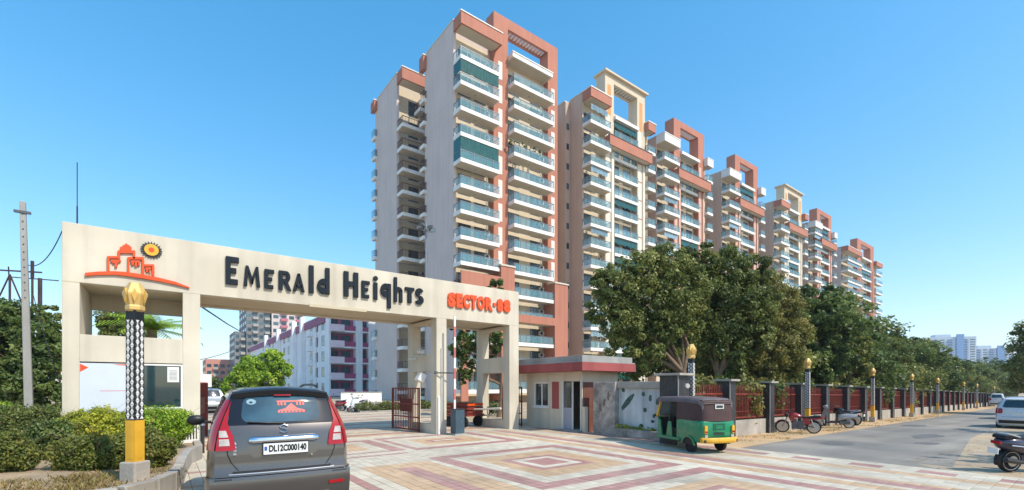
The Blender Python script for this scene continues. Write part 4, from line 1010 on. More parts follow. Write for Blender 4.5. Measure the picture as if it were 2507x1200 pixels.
def hatch(label, cat, loc, rz, paint, sc=(1, 1, 1), group=None, name='parked_car', plate=None, detail=True, yr=None, yf=None, hw=None):
    t = thing(name, label, cat, loc, rz, group); W, H, L = sc; s = Shell(W, H, L, yr, yf, hw)
    s.body().build('body', [paint, M_black], t, smooth=50)
    Z = lambda z: z*H
    X = lambda x: x*W
    o = s.rpatch(rrows(Z(1.2), Z(1.62), -X(.60), X(.60), -X(.50), X(.50), .07)).build('rear_window', M_cglass, t, smooth=30)
    for sg in (1, -1):
        # side windows
        for ya, yb, yc, yd in ((.62, 1.25, .95, 1.28), (1.33, 2.62, 1.36, 2.25)):
            pass
        mb = s.spatch(sg, [(Z(z), (.42+.25*(z-1.2)/.4)*L, 1.28*L) for z in (1.2, 1.3, 1.45, 1.6)], .006); s.spatch(sg, [(Z(z), 1.34*L, (2.62-.52*(z-1.2)/.4)*L) for z in (1.2, 1.3, 1.45, 1.6)], .006, 0, mb)
        mb.build('side_window', M_cglass, t, smooth=30)
        mb = s.rpatch([(Z(z), sg*x0*W if sg > 0 else -x1*W, sg*x1*W if sg > 0 else -x0*W) for z, x0, x1 in ((.86, .60, .765), (.95, .58, .762), (1.05, .58, .75), (1.15, .60, .73))], .012, 0)
        s.spatch(sg, [(Z(z), s.yr(Z(z))+.0, s.yr(Z(z))+.16*L) for z in (.86, .95, 1.05, 1.15)], .010, 0, mb); mb.build('tail_light', M_tailr, t, smooth=30)
        for y in (.72*L, 3.05*L): arch(s, t, sg, y, .36); wheel(t, sg*(.865*W-.075), y, .29, .18, sg)
        mb = MB(); mb.ell((sg*(W*.86+.12), 2.42*L, Z(1.24)), .10, .06, .075, 10, 6); mb.build('mirror', paint, t, smooth=60)
        for y in (1.0, 1.95): s.spatch(sg, [(Z(z), y*L, (y+.16)*L) for z in (1.04, 1.065)], .018, 0).build('door_handle', paint, t)
    mb = MB(); mb.box(-X(.27), X(.27), s.yr(Z(.82))-.062, s.yr(Z(.82))-.04, Z(.76), Z(.87)); mb.build('number_plate', M_plate, t)
    s.rpatch([(Z(z), -X(.72), X(.72)) for z in (.3, .36, .42, .48)], .012).build('bumper_insert', M_black, t, smooth=30)
    s.rpatch([(Z(z), -X(.6), X(.6)) for z in (.655, .668)], .004, thick=False).build('tailgate_gap', M_grout, t)
    s.rpatch([(Z(z), -X(.05), X(.05)) for z in (1.0, 1.03, 1.06)], .02).build('badge', M_chrome, t)
    mb = MB(); 
    s.rpatch([(Z(z), -X(.48), X(.48)) for z in (1.66, 1.69, 1.72)], .05).build('spoiler', paint, t, smooth=30)
    # windscreen, lamps, grille (seen from other sides)
    mb = MB(); g = [[s.front(X(u)*.62, Z(z), .006) for u in (-1, -.5, 0, .5, 1)] for z in (1.2, 1.35, 1.5, 1.6)]; mb.grid(g, 0, True); mb.build('windscreen', M_cglass, t)
    for sg in (1, -1):
        mb = MB(); g = [[s.front(sg*X(x), Z(z), .006) for x in (.42, .55, .7)] for z in (.7, .78, .86)]; mb.grid(g, 0, sg > 0); mb.build('headlight', M_tailc, t)
    return t, s
# ---------------------------------------------------------------- main grey car
def main_car():
    p = at_F(696, 5.86); hd = R(-4.3)
    t = thing('grey_car', 'dark grey tall hatchback seen from behind driving towards the gateway', 'car', (p.x, p.y, 0.02), hd)
    s = Shell(.962, 1.0, 1.0)
    s.body().build('body', [M_paintg, M_black], t, smooth=50)
    zf = lambda py: 1.8+(945-py)/188.0-.02
    # bumper: fuller lower part with its own lip
    mb = s.rpatch([(z, -.80+abs(z-.6)*.02, .80-abs(z-.6)*.02) for z in (.30, .36, .45, .55, .64, .68)], .05, 0, None, 14)
    for sg in (1, -1): s.spatch(sg, [(z, s.yr(z)+.0, s.yr(z)+.36) for z in (.30, .45, .64, .68)], .02, 0, mb)
    mb.build('rear_bumper', M_paintg, t, smooth=45)
    s.rpatch([(z, -.74, .74) for z in (.688, .705)], .03, 0, None, 14).build('bumper_step', M_paintg, t, smooth=30)
    s.rpatch([(z, -.56, .56) for z in (.722, .745)], .010, 0, None, 14, False).build('tailgate_gap', M_grout, t)
    s.rpatch([(z, -.60, .60) for z in (.708, .718)], .030, 0, None, 14).build('tailgate_lip', M_alloy, t)
    for sg in (1, -1): s.rpatch([(z, sg*.66-.09, sg*.66+.09) for z in (.655, .668)], .056, 0, None, 4, False).build('bumper_seam', M_grout, t)
    for sg in (1, -1):
        rows = [(zf(1138), .50), (zf(1120), .575), (zf(1100), .615), (zf(1060), .625), (zf(1040), .60)]
        mb = MB()
        for (za, xa), (zb, xb) in zip(rows[:-1], rows[1:]):
            s.rpatch([(za, sg*xa-.006, sg*xa+.006), (zb, sg*xb-.006, sg*xb+.006)], .005, 0, mb, 1, False)
        mb.build('tailgate_seam', M_grout, t)
    # lower diffuser with exhaust trim
    s.rpatch([(z, -.52, .52) for z in (.22, .3, .36, .395)], .062, 0, None, 12).build('diffuser', M_black, t, smooth=30)
    s.rpatch([(z, -.27, .27) for z in (.365, .40)], .075, 0, None, 10).build('silver_lip', M_alloy, t)
    for sg in (1, -1):
        mb = MB(); mb.box(sg*.43-.10, sg*.43+.10, -.10, .0, .30, .385, 0); mb.box(sg*.43-.08, sg*.43+.08, -.104, -.1, .315, .37, 1); mb.build('exhaust_trim', [M_chrome, M_black], t, bevel=.012)
        s.rpatch([(z, sg*.62-.10, sg*.62+.10) for z in (.50, .54)], .062, 0, None, 5).build('reflector', M_tailr, t)
    # rear glass: black surround then glass
    s.rpatch(rrows(zf(1036), zf(963), -.66, .66, -.57, .57, .03), .006, 0, None, 12).build('glass_surround', pmat('navy_surround', (.008, .011, .018), .12, .2, 2, spec=.45), t, smooth=30)
    gl = s.rpatch(rrows(zf(1031), zf(969), -.475, .45, -.44, .42, .10, 14), .011, 0, None, 12).build('rear_window', M_rglass, t, smooth=30)
    dec = []
    def sp(x, z, o): return s.rear(x, z, o)
    def dpoly(P, o=.0165, nm='window_sticker', m=M_decal):
        mb = MB(); vs = [sp(x, z, o) for x, z in P]; mb.add(vs, [tuple(range(len(P)))]); mb.build(nm, m, gl)
    cx, cz = .10, zf(1003)
    dpoly([(cx-.16, cz-.035), (cx+.16, cz-.035), (cx+.16, cz-.005), (cx+.07, cz+.02), (cx, cz+.085), (cx-.07, cz+.02), (cx-.16, cz-.005)])
    dpoly([(cx-.17, cz+.10), (cx+.17, cz+.10), (cx+.17, cz+.118), (cx-.17, cz+.118)])
    for dx in (-.15, -.115, -.075, .07, .11, .145): dpoly([(cx+dx-.012, cz+.06), (cx+dx+.012, cz+.055), (cx+dx+.010, cz+.10), (cx+dx-.010, cz+.10)])
    for k in range(7): dpoly([(cx-.14+k*.042, cz-.028), (cx-.12+k*.042, cz-.028), (cx-.12+k*.042, cz-.012), (cx-.14+k*.042, cz-.012)], .018, 'sticker_gap', M_rglass)
    dpoly([(-.355+.055*math.cos(2*math.pi*k/16), zf(983)+.035*math.sin(2*math.pi*k/16)) for k in range(16)], .0165, 'round_sticker', M_curt)
    dpoly([(-.36+.02*math.cos(2*math.pi*k/10), zf(984)+.014*math.sin(2*math.pi*k/10)) for k in range(10)], .018, 'sticker_mark', M_rglass)
    # wiper
    MB().tube([sp(.02, zf(1034), .03), sp(-.2, zf(1032), .035), sp(-.40, zf(1029), .03)], .009, 6).build('wiper', M_black, t)
    # spoiler
    mb = MB(); n = 14; top = []; 
    for k in range(n+1):
        u = -1+2*k/n; x = u*.56; y = .18+.05*u*u; top.append((x, y, 1.735-.05*u*u))
    for zz in (0,):
        rows = [[(x, .62, z+.025) for x, y, z in top], [(x, y+.05, z+.012) for x, y, z in top], [(x, y, z-.01) for x, y, z in top], [(x, y+.02, z-.075) for x, y, z in top], [(x*.98, .34, z-.085) for x, y, z in top]]
        mb.grid(rows, 0, True)
    mb.build('roof_spoiler', M_black, t, smooth=50)
    s.rpatch([(1.655, -.1, .1), (1.668, -.1, .1)], .05, 0, None, 4).build('brake_lamp', M_tailr, t)
    # tail lights: inner edge / outer edge by height, wrapping the corner
    tl = [(zf(1092), .545, .77), (zf(1083), .545, .766), (zf(1060), .565, .755), (zf(1045), .60, .745), (zf(1030), .625, .73), (zf(1000), .605, .675), (zf(977), .575, .62)]
    for sg in (1, -1):
        def pa(rws, off): return [(z, a if sg > 0 else -b, b if sg > 0 else -a) for z, a, b in rws]
        mb = s.rpatch(pa([(z, a*.98, min(b, s.hw(z)*.9)) for z, a, b in tl], 0), .022, 0, None, 5)
        s.spatch(sg, [(z, s.yr(z)+.0, s.yr(z)+w_) for (z, a, b), w_ in zip(tl, (.30, .32, .28, .22, .18, .13, .09))], .014, 0, mb)
        lt = mb.build('tail_light', M_tailr, t, smooth=40)
        c_ = [(zf(1081), .59, .70), (zf(1066), .60, .70)]; s.rpatch(pa(c_, 0), .028, 0, None, 4).build('clear_lens', M_tailc, lt)
        c_ = [(zf(1062), .605, .70), (zf(1047), .63, .70)]; s.rpatch(pa(c_, 0), .028, 0, None, 4).build('clear_lens', M_tailc, lt)
    # badge: flowing S shaped chrome mark
    P = [(.045, .035), (.0, .05), (-.045, .03), (-.035, .012), (.035, -.012), (.045, -.03), (0, -.05), (-.045, -.035)]
    MB().tube([sp(x, zf(1047)+z, .02) for x, z in P], .009, 6).build('badge', M_chrome, t)
    # chrome strip, plate recess, plate, lettering
    MB().grid([[s.rear(-.39+.80*i/16, zf(1071)+.045*math.sin(a)*(1 if 0 < i < 16 else .6), .012+.04*max(0, math.cos(a))*(1 if 0 < i < 16 else .3)) for i in range(17)] for a in [R(-90+180*k/8) for k in range(9)]]).build('chrome_strip', M_chrome, t, smooth=70)
    s.rpatch([(zf(1116), -.30, .32), (zf(1108), -.36, .38), (zf(1083), -.41, .43)], .004, 0, None, 10).build('plate_recess', M_paintg, t, smooth=30)
    zp = zf(1092); y = s.yr(zp)-.085
    mb = MB(); mb.box(-.245, .285, y, y+.05, zp-.08, zp+.075, 1); mb.box(-.235, .275, y-.006, y, zp-.07, zp+.065, 0); pl = mb.build('number_plate', [M_plate, M_black], t)
    boldtext('DL12C000140', 'plate_text', M_black, .1, pl, -.175, zp-.04, y-.009, .43, .085, .001, .004)
    MB().box(-.225, -.195, y-.009, y-.0065, zp-.02, zp+.03).build('plate_mark', pmat('plate_blue', (.05, .1, .4), .5), pl)
    for k in range(4): 
        z = zf(1103)+k*.042; s.rpatch([(z, -.555, -.52), (z+.012, -.555, -.52), (z+.03, -.55, -.53)], .014, 0, None, 2).build('side_badge', M_alloy, t)
    MB().lathe([(.012, -.02), (.012, .01)], 10, (.32, s.yr(zf(1112))-.055, zf(1112)), 0, 'y').build('key_lock', M_chrome, t)
    # sides
    for sg in (1, -1):
        lo, hi = 1.26, 1.60
        for ya, yb, ta, tb in ((.46, .98, .66, .98), (1.04, 1.72, 1.04, 1.72), (1.80, 2.78, 1.80, 2.36)):
            s.spatch(sg, [(lo+(hi-lo)*k/4, ya+(ta-ya)*k/4, yb+(tb-yb)*k/4) for k in range(5)], .007).build('side_window', M_cglass, t, smooth=30)
        s.spatch(sg, [(1.60, .6, 2.42), (1.625, .62, 2.40)], .03).build('rain_visor', M_black, t)
        for yy in (1.01, 1.76, 2.86):
            s.spatch(sg, [(z, yy-.006, yy+.006) for z in (.35, .7, 1.0, 1.24)], .003, 0, None, 1).build('door_seam', M_grout, t)
        for yy in (1.16, 1.92): s.spatch(sg, [(1.06, yy, yy+.18), (1.085, yy, yy+.18), (1.1, yy+.01, yy+.17)], .025).build('door_handle', M_paintg, t, smooth=40)
        s.spatch(sg, [(z, .3, 3.4) for z in (.28, .34, .40)], .012, 0, None, 12).build('sill_trim', M_black, t, smooth=30)
        for yy in (.78, 3.02): arch(s, t, sg, yy, .37); wheel(t, sg*.755, yy, .30, .17, sg)
        mb = MB(); mb.ell((sg*1.0, 2.52, 1.23), .125, .06, .085, 12, 8); mb.box(sg*.86-.07, sg*.86+.07, 2.5, 2.55, 1.17, 1.21); mb.build('mirror', M_black, t, smooth=60)
        mb = MB(); g = [[s.front(sg*x, z, .006) for x in (.42, .55, .72)] for z in (.75, .82, .92)]; mb.grid(g, 0, sg > 0); mb.build('headlight', M_tailc, t)
        MB().tube([(sg*.50, .7, 1.775), (sg*.52, 1.1, 1.80), (sg*.52, 1.9, 1.80), (sg*.50, 2.2, 1.77)], .018, 6).build('roof_rail', M_black, t)
    mb = MB(); mb.grid([[s.front(.62*u, z, .006) for u in (-1, -.5, 0, .5, 1)] for z in (1.27, 1.4, 1.52, 1.62)], 0, True); mb.build('windscreen', M_cglass, t)
    return t
main_car()
M_silver = pmat('silver_paint', (.50, .50, .50), .3, .04, 2, metal=.6, coat=.7)
M_pwhite = pmat('car_white_paint', (.62, .66, .70), .3, .04, 2, coat=.8)
p = at_G(517, 1012); hatch('silver saloon car parked past the left gate pillar inside the estate', 'car', (p.x, p.y, 0), R(3), M_silver, (.97, .92, 1.08))
hwt = [(z*.86/1, w) for z, w in HW]
p = at_F(2496, 22.4); hatch('white hatchback with dark red tail lights parked at the right road edge', 'car', (p.x, p.y, gz(p.x)), math.atan2(FD.y, FD.x)-R(90)-R(3), M_pwhite, (.98, .86, 1.0))
p = at_F(2440, 66); hatch('small white van far down the road at its right edge', 'van', (p.x, p.y, gz(p.x)+.1), math.atan2(FD.y, FD.x)-R(90), M_pwhite, (.92, 1.05, 1.0), name='parked_van')
p = at_F(2492, 31); hatch('pale car parked behind the white hatchback, only its roof line showing', 'car', (p.x, p.y, gz(p.x)), math.atan2(FD.y, FD.x)-R(90), M_silver, (.98, .88, 1.0))
# ---------------------------------------------------------------- auto rickshaw
M_rgreen = pmat('rickshaw_green', (.008, .21, .09), .32, .10, 3, coat=.5, streak=.1)
M_rbrown = pmat('rickshaw_canvas', (.075, .04, .038), .7, .15, 4, .2, 20, streak=.2)
M_rgrey = pmat('rickshaw_roof', (.13, .10, .10), .6, .15, 3)
def rickshaw(loc, hd, sc):
    t = thing('auto_rickshaw', 'green three wheeled auto rickshaw with brown canvas top and yellow rear bumper', 'rickshaw', loc, hd, sc=sc)
    def loft(secs, n=20, m=0, mb=None, cap=True):
        """secs: (y, half width, z0, z1, corner radius)"""
        mb = mb or MB(); rows = []
        for y, hw_, z0, z1, r in secs:
            ring = []
            for cx, cz, a0 in ((hw_-r, z1-r, 0), (-hw_+r, z1-r, 90), (-hw_+r, z0+r, 180), (hw_-r, z0+r, 270)):
                for k in range(5): a = R(a0+90*k/4); ring.append((cx+r*math.cos(a), y, cz+r*math.sin(a)))
            rows.append(ring)
        mb.grid(rows, m, True, True)
        if cap: N_ = len(rows[0]); b = len(mb.v)-len(rows)*N_; mb.f += [tuple(b+i for i in range(N_)), tuple(b+(len(rows)-1)*N_+i for i in range(N_))[::-1]]; mb.m += [m, m]
        return mb
    # rear tub
    mb = loft([(-.55, .55, .36, .98, .08), (-.52, .60, .34, 1.0, .09), (-.3, .645, .33, 1.02, .07), (.0, .65, .34, 1.02, .05), (.46, .65, .34, 1.02, .05), (.5, .64, .35, 1.0, .05)])
    mb.build('rear_tub', M_rgreen, t, smooth=50)
    mb = MB(); mb.box(-.64, .64, .5, 1.72, .30, .40); 
    for sg in (1, -1):
        mb.box(sg*.62-.02, sg*.62+.02, .5, .62, .4, .98)
        mb.prism([(.86, .40), (1.16, .40), (1.12, .62), (1.06, .88), (.92, .90), (.88, .7)], sg*.60, sg*.645, 'x')
    mb.build('floor_sill', M_rgreen, t, bevel=.015)
    # front cowl
    mb = loft([(1.62, .52, .30, .42, .05), (1.72, .52, .30, 1.0, .06), (1.86, .46, .34, 1.02, .10), (2.02, .30, .42, 1.0, .14), (2.12, .16, .50, .92, .12)])
    mb.build('front_cowl', M_rgreen, t, smooth=50)
    mb = MB()
    for sg in (1, -1): mb.prism([(1.50, .40), (1.74, .34), (1.74, 1.0), (1.60, .9)], sg*.50, sg*.56, 'x')
    mb.build('leg_shield', M_rgreen, t, bevel=.01)
    mb = MB(); mb.prism([(1.92, .42), (2.3, .42), (2.36, .36), (2.28, .52), (2.1, .60), (1.95, .56)], -.11, .11, 'x'); mb.build('front_mudguard', M_rgreen, t, bevel=.02)
    # windscreen frame, yellow
    mb = MB()
    for sg in (1, -1): mb.bar((sg*.52, 1.80, .98), (sg*.50, 1.60, 1.66), .05); mb.prism([(1.80, .98), (1.9, .98), (1.72, 1.38), (1.70, 1.4)], sg*.50, sg*.54, 'x')
    mb.bar((-.52, 1.8, 1.0), (.52, 1.8, 1.0), .05); mb.build('screen_frame', M_yel, t)
    mb = MB(); mb.add([(-.49, 1.79, 1.02), (.49, 1.79, 1.02), (.47, 1.61, 1.64), (-.47, 1.61, 1.64)], [(0, 1, 2, 3)]); mb.build('windscreen', M_glassb, t)
    # canopy
    mb = MB(); rows = []
    for y, z, hw_ in ((-.50, 1.46, .54), (-.46, 1.60, .56), (-.34, 1.68, .585), (.1, 1.705, .60), (.7, 1.715, .60), (1.3, 1.705, .585), (1.75, 1.69, .57), (1.82, 1.66, .56)):
        rows.append([(-hw_-.02, y, z-.14)]+[(hw_*u, y, z-.02+.03*(1-u**4)-(.05 if abs(u) == 1 else 0)) for u in (-1, -.9, -.6, -.2, .2, .6, .9, 1)]+[(hw_+.02, y, z-.14)])
    mb.grid(rows, 0); mb.grid([[(x, y, z-.03) for x, y, z in r] for r in rows], 0, True); mb.build('canopy_roof', M_rgrey, t, smooth=50)
    mb = MB(); rr = []
    path = [(.64, .62), (.645, .2), (.64, -.2), (.60, -.44), (.50, -.55), (.25, -.575), (0, -.58), (-.25, -.575), (-.50, -.55), (-.60, -.44), (-.64, -.2), (-.645, .2), (-.64, .62)]
    for z, k in ((.99, 1), (1.2, .99), (1.4, .965), (1.55, .935), (1.63, .91)): rr.append([(x*k, y*(.99 if y < 0 else 1)*(k if y < 0 else 1), z) for x, y in path])
    mb.grid(rr, 0, True); mb.grid([[(x*.98, y*.98, z) for x, y, z in r] for r in rr], 0); mb.build('canvas_sides', M_rbrown, t, smooth=60)
    mb = MB(); z0, z1 = 1.36, 1.50; mb.box(-.16, .16, -.577, -.56, z0, z1, 0); mb.box(-.12, .12, -.581, -.577, z0+.03, z1-.03, 1); mb.build('rear_window', [M_ac, M_cglass], t, bevel=.006)
    mb = MB()
    for i in range(3): mb.tube([(-.54, -.535+.03*i, 1.52+.045*i), (0, -.575+.03*i, 1.53+.045*i), (.54, -.535+.03*i, 1.52+.045*i)], .014, 6)
    mb.build('canopy_welt', M_rgrey, t)
    # tail: lamps, plate, louvres, bumper
    for sg in (1, -1):
        mb = MB(); mb.box(sg*.50-.045, sg*.50+.045, -.60, -.52, .62, .86, 0); mb.box(sg*.50-.04, sg*.50+.04, -.605, -.6, .64, .70, 1); mb.build('tail_lamp', [M_yel, M_tailr], t, bevel=.01)
        mb = MB(); mb.box(sg*.48-.05, sg*.48+.05, -.58, -.54, .50, .58); mb.build('reflector', M_tailc, t)
    mb = MB(); mb.box(-.22, .22, -.562, -.552, .72, .92, 0); mb.box(-.12, .12, -.57, -.562, .76, .86, 1); mb.build('tail_plate', [pmat('dark_green', (.005, .10, .05), .5), M_rgreen], t)
    mb = MB(); 
    for k in range(4): mb.box(-.2, .2, -.560, -.553, .57+k*.025, .582+k*.025)
    mb.build('engine_louvre', M_dark, t)
    mb = MB(); rows = []
    for k in range(13):
        a = -1+2*k/12; x = a*.64; y = -.68+.14*abs(a)**5
        rows.append([(x, y-.02, .34), (x, y-.05, .38), (x, y-.05, .46), (x, y-.02, .50), (x, y+.05, .50), (x, y+.05, .34)])
    mb.grid(rows, 0, False, True); mb.f += [tuple(range(len(mb.v)-6, len(mb.v))), tuple(range(6))[::-1]]; mb.m += [0, 0]; mb.build('rear_bumper', M_yel, t, smooth=40)
    MB().box(-.6, .6, -.66, -.5, .36, .44).build('bumper_bracket', M_dark, t)
    # wheels
    for sg in (1, -1):
        wheel(t, sg*.56, .02, .225, .13, sg, spokes=6)
        mb = MB(); P = [(.02+.30*math.cos(math.pi*k/10), .24+.28*math.sin(math.pi*k/10)) for k in range(11)]; Q = [(.02+.255*math.cos(math.pi*k/10), .24+.235*math.sin(math.pi*k/10)) for k in range(11)]
        for k in range(10): mb.prism([P[k], P[k+1], Q[k+1], Q[k]], sg*.64, sg*.69, 'x')
        mb.build('mudguard_lip', M_rgreen, t)
        mb = MB(); mb.prism([(.02+.25*math.cos(math.pi*k/10), .24+.25*math.sin(math.pi*k/10)) for k in range(11)], sg*.648, sg*.653, 'x'); mb.build('wheel_well', M_black, t)
    fw = wheel(t, 0, 2.12, .215, .11, -1, spokes=6); MB().tube([(.09, 2.12, .22), (.09, 1.95, .6)], .025, 6).build('fork', M_dark, t)
    # seats, handlebar, interior
    mb = MB(); mb.box(-.58, .58, .5, .68, .55, .68); mb.box(-.58, .58, .42, .52, .6, 1.15); mb.build('passenger_seat', M_black, t, bevel=.03)
    mb = MB(); mb.box(-.3, .3, .95, 1.28, .45, .66); mb.box(-.28, .28, .93, 1.0, .66, 1.0); mb.build('driver_seat', M_black, t, bevel=.03)
    mb = MB(); mb.tube([(-.36, 1.50, 1.0), (-.12, 1.58, .98), (.12, 1.58, .98), (.36, 1.50, 1.0)], .018, 6); mb.tube([(0, 1.58, .98), (0, 1.72, .5)], .025, 6); mb.build('handlebar', M_dark, t)
    MB().box(-.48, .48, 1.6, 1.72, .42, .98).build('dash_panel', M_black, t)
    mb = MB()
    for sg in (1, -1): mb.tube([(sg*.6, .62, 1.0), (sg*.57, .62, 1.62)], .018, 6); mb.tube([(sg*.6, 1.05, .9), (sg*.57, 1.0, 1.62)], .016, 6)
    mb.build('roof_post', M_dark, t); mb = MB()
    for sg in (1, -1): mb.ell((sg*.68, 1.72, 1.05), .05, .02, .06, 8, 5); mb.tube([(sg*.53, 1.76, 1.0), (sg*.67, 1.72, 1.03)], .01, 5)
    mb.build('mirror', M_dark, t)
    mb = MB(); mb.lathe([(.08, 0), (.085, .06), (.07, .07)], 12, (0, .86, 2.06), 0, 'y'); mb.build('headlight', M_tailc, t)
    mb = MB(); mb.box(.33, .6, .95, 1.02, .96, 1.0); mb.box(-.6, .6, .6, .64, 1.0, 1.03); mb.build('grab_bar', M_chrome, t)
    return t
pr = at_G(1729, 1107); 
rickshaw((pr.x, pr.y, .02), R(-19.5), .865)
# ---------------------------------------------------------------- two wheelers
def spoked(par, y, r, wd):
    w = inst('wheel', cached(('bt', r, wd), lambda: MB().lathe([(r*.78, -wd*.4), (r*.93, -wd*.5), (r, -wd*.2), (r, wd*.2), (r*.93, wd*.5), (r*.78, wd*.4)], 26, (0, 0, 0), 0, 'x').mesh('wheel', [M_tyre], 35)), par, (0, y, r))
    def f():
        mb = MB(); mb.lathe([(r*.80, -wd*.42), (r*.80, wd*.42), (r*.72, wd*.38), (r*.72, -wd*.38)], 24, (0, 0, 0), 0, 'x'); mb.lathe([(.001, -.06), (.05, -.06), (.05, .06), (.001, .06)], 10, (0, 0, 0), 0, 'x')
        for k in range(6):
            i0 = len(mb.v); mb.box(-.018, .018, -.016, .016, .04, r*.75); mb.xf(Matrix.Rotation(math.pi*k/3, 4, 'X'), i0)
        mb.lathe([(.11, .065), (.11, .07)], 16, (0, 0, 0), 0, 'x'); return mb.mesh('rim', [M_alloy], 35)
    inst('rim', cached(('br', r, wd), f), w); return w
def fender(par, y, r, wd, a0, a1, mat, nm='mudguard'):
    rows = []
    for k in range(11):
        a = R(a0+(a1-a0)*k/10); rows.append([(x, y+rr*math.cos(a), r+rr*math.sin(a)) for x, rr in ((-wd/2, r*1.04), (-wd*.4, r*1.12), (0, r*1.15), (wd*.4, r*1.12), (wd/2, r*1.04))])
    return MB().grid(rows).build(nm, mat, par, smooth=50)
def motorcycle(label, loc, hd, paint, sc=1.0, lean=-7):
    t = thing('motorcycle', label, 'motorcycle', loc, hd, sc=sc, group='two wheelers parked along the fence'); t.rotation_euler = (0, R(lean), hd)
    spoked(t, 0, .30, .14); spoked(t, 1.28, .30, .12); fender(t, 0, .30, .13, 60, 170, M_black); fender(t, 1.28, .30, .11, 25, 150, paint)
    mb = MB(); rows = []
    for y, z, w_, h in ((.50, .80, .09, .05), (.58, .82, .13, .10), (.74, .86, .155, .13), (.9, .87, .15, .12), (1.0, .84, .09, .07)):
        rows.append([(w_*math.cos(a), y, z+h*math.sin(a)) for a in [2*math.pi*k/12 for k in range(12)]])
    mb.grid(rows, 0, True, True); mb.build('fuel_tank', paint, t, smooth=60)
    mb = MB(); mb.prism([(-.28, .80), (-.25, .87), (.0, .85), (.3, .79), (.52, .82), (.55, .75), (.25, .72), (-.1, .77)], -.11, .11, 'x'); mb.build('seat', M_black, t, bevel=.025)
    mb = MB(); mb.prism([(-.42, .80), (-.38, .74), (-.05, .66), (.22, .62), (.3, .72), (-.1, .77)], -.10, .10, 'x'); mb.build('tail_panel', paint, t, bevel=.02)
    mb = MB(); mb.box(-.15, .15, .40, .90, .22, .56); mb.lathe([(.12, -.19), (.11, -.14), (.11, .14), (.10, .17)], 12, (0, .56, .34), 0, 'x'); mb.prism([(.70, .45), (.84, .48), (.80, .70), (.68, .68)], -.09, .09, 'x')
    mb.build('engine', M_frame, t, bevel=.015)
    mb = MB(); mb.tube([(0, 1.02, .82), (0, .84, .35), (0, .5, .25), (0, .35, .5), (0, .1, .75)], .025, 6); mb.tube([(.07, .42, .42), (.07, 0, .3)], .022, 6); mb.tube([(-.07, .42, .42), (-.07, 0, .3)], .022, 6); mb.build('frame', M_black, t)
    for x in (-.075, .075): MB().tube([(x, 1.28, .30), (x, 1.02, .88)], .022, 8).build('fork_leg', M_alloy, t); MB().tube([(x*1.4, -.02, .32), (x*1.4, .12, .70)], .03, 8).build('shock_absorber', M_alloy, t)
    for sg in (1, -1): MB().prism([(.1, .46), (.42, .42), (.46, .72), (.2, .72)], sg*.09, sg*.135, 'x').build('side_panel', paint, t, bevel=.015); MB().prism([(.78, .58), (1.0, .66), (.96, .86), (.8, .84)], sg*.12, sg*.17, 'x').build('tank_shroud', paint, t, bevel=.015)
    MB().tube([(-.33, .82, 1.0), (-.2, .95, 1.04), (0, 1.0, .98), (.2, .95, 1.04), (.33, .82, 1.0)], .014, 6).build('handlebar', M_dark, t)
    mb = MB(); mb.ell((0, 1.12, .86), .10, .08, .12, 10, 6); mb.build('headlamp_cowl', M_black, t, smooth=60)
    mb = MB(); mb.tube([(.1, .78, .28), (.14, .55, .2), (.16, .1, .26), (.17, -.3, .36)], [.025, .03, .055, .06], 8); mb.build('exhaust', M_frame, t, smooth=50)
    for sg in (1, -1): MB().ell((sg*.36, .86, 1.16), .05, .012, .035, 8, 5).tube([(sg*.3, .84, 1.02), (sg*.36, .86, 1.13)], .006, 5).build('mirror', M_black, t)
    mb = MB(); mb.box(-.05, .05, -.45, -.41, .72, .79); mb.build('tail_lamp', M_tailr, t); MB().tube([(-.1, .55, .28), (-.26, .5, .01)], .014, 6).build('side_stand', M_dark, t); MB().box(-.1, .1, -.42, -.405, .52, .64).build('number_plate', M_plate, t)
    return t
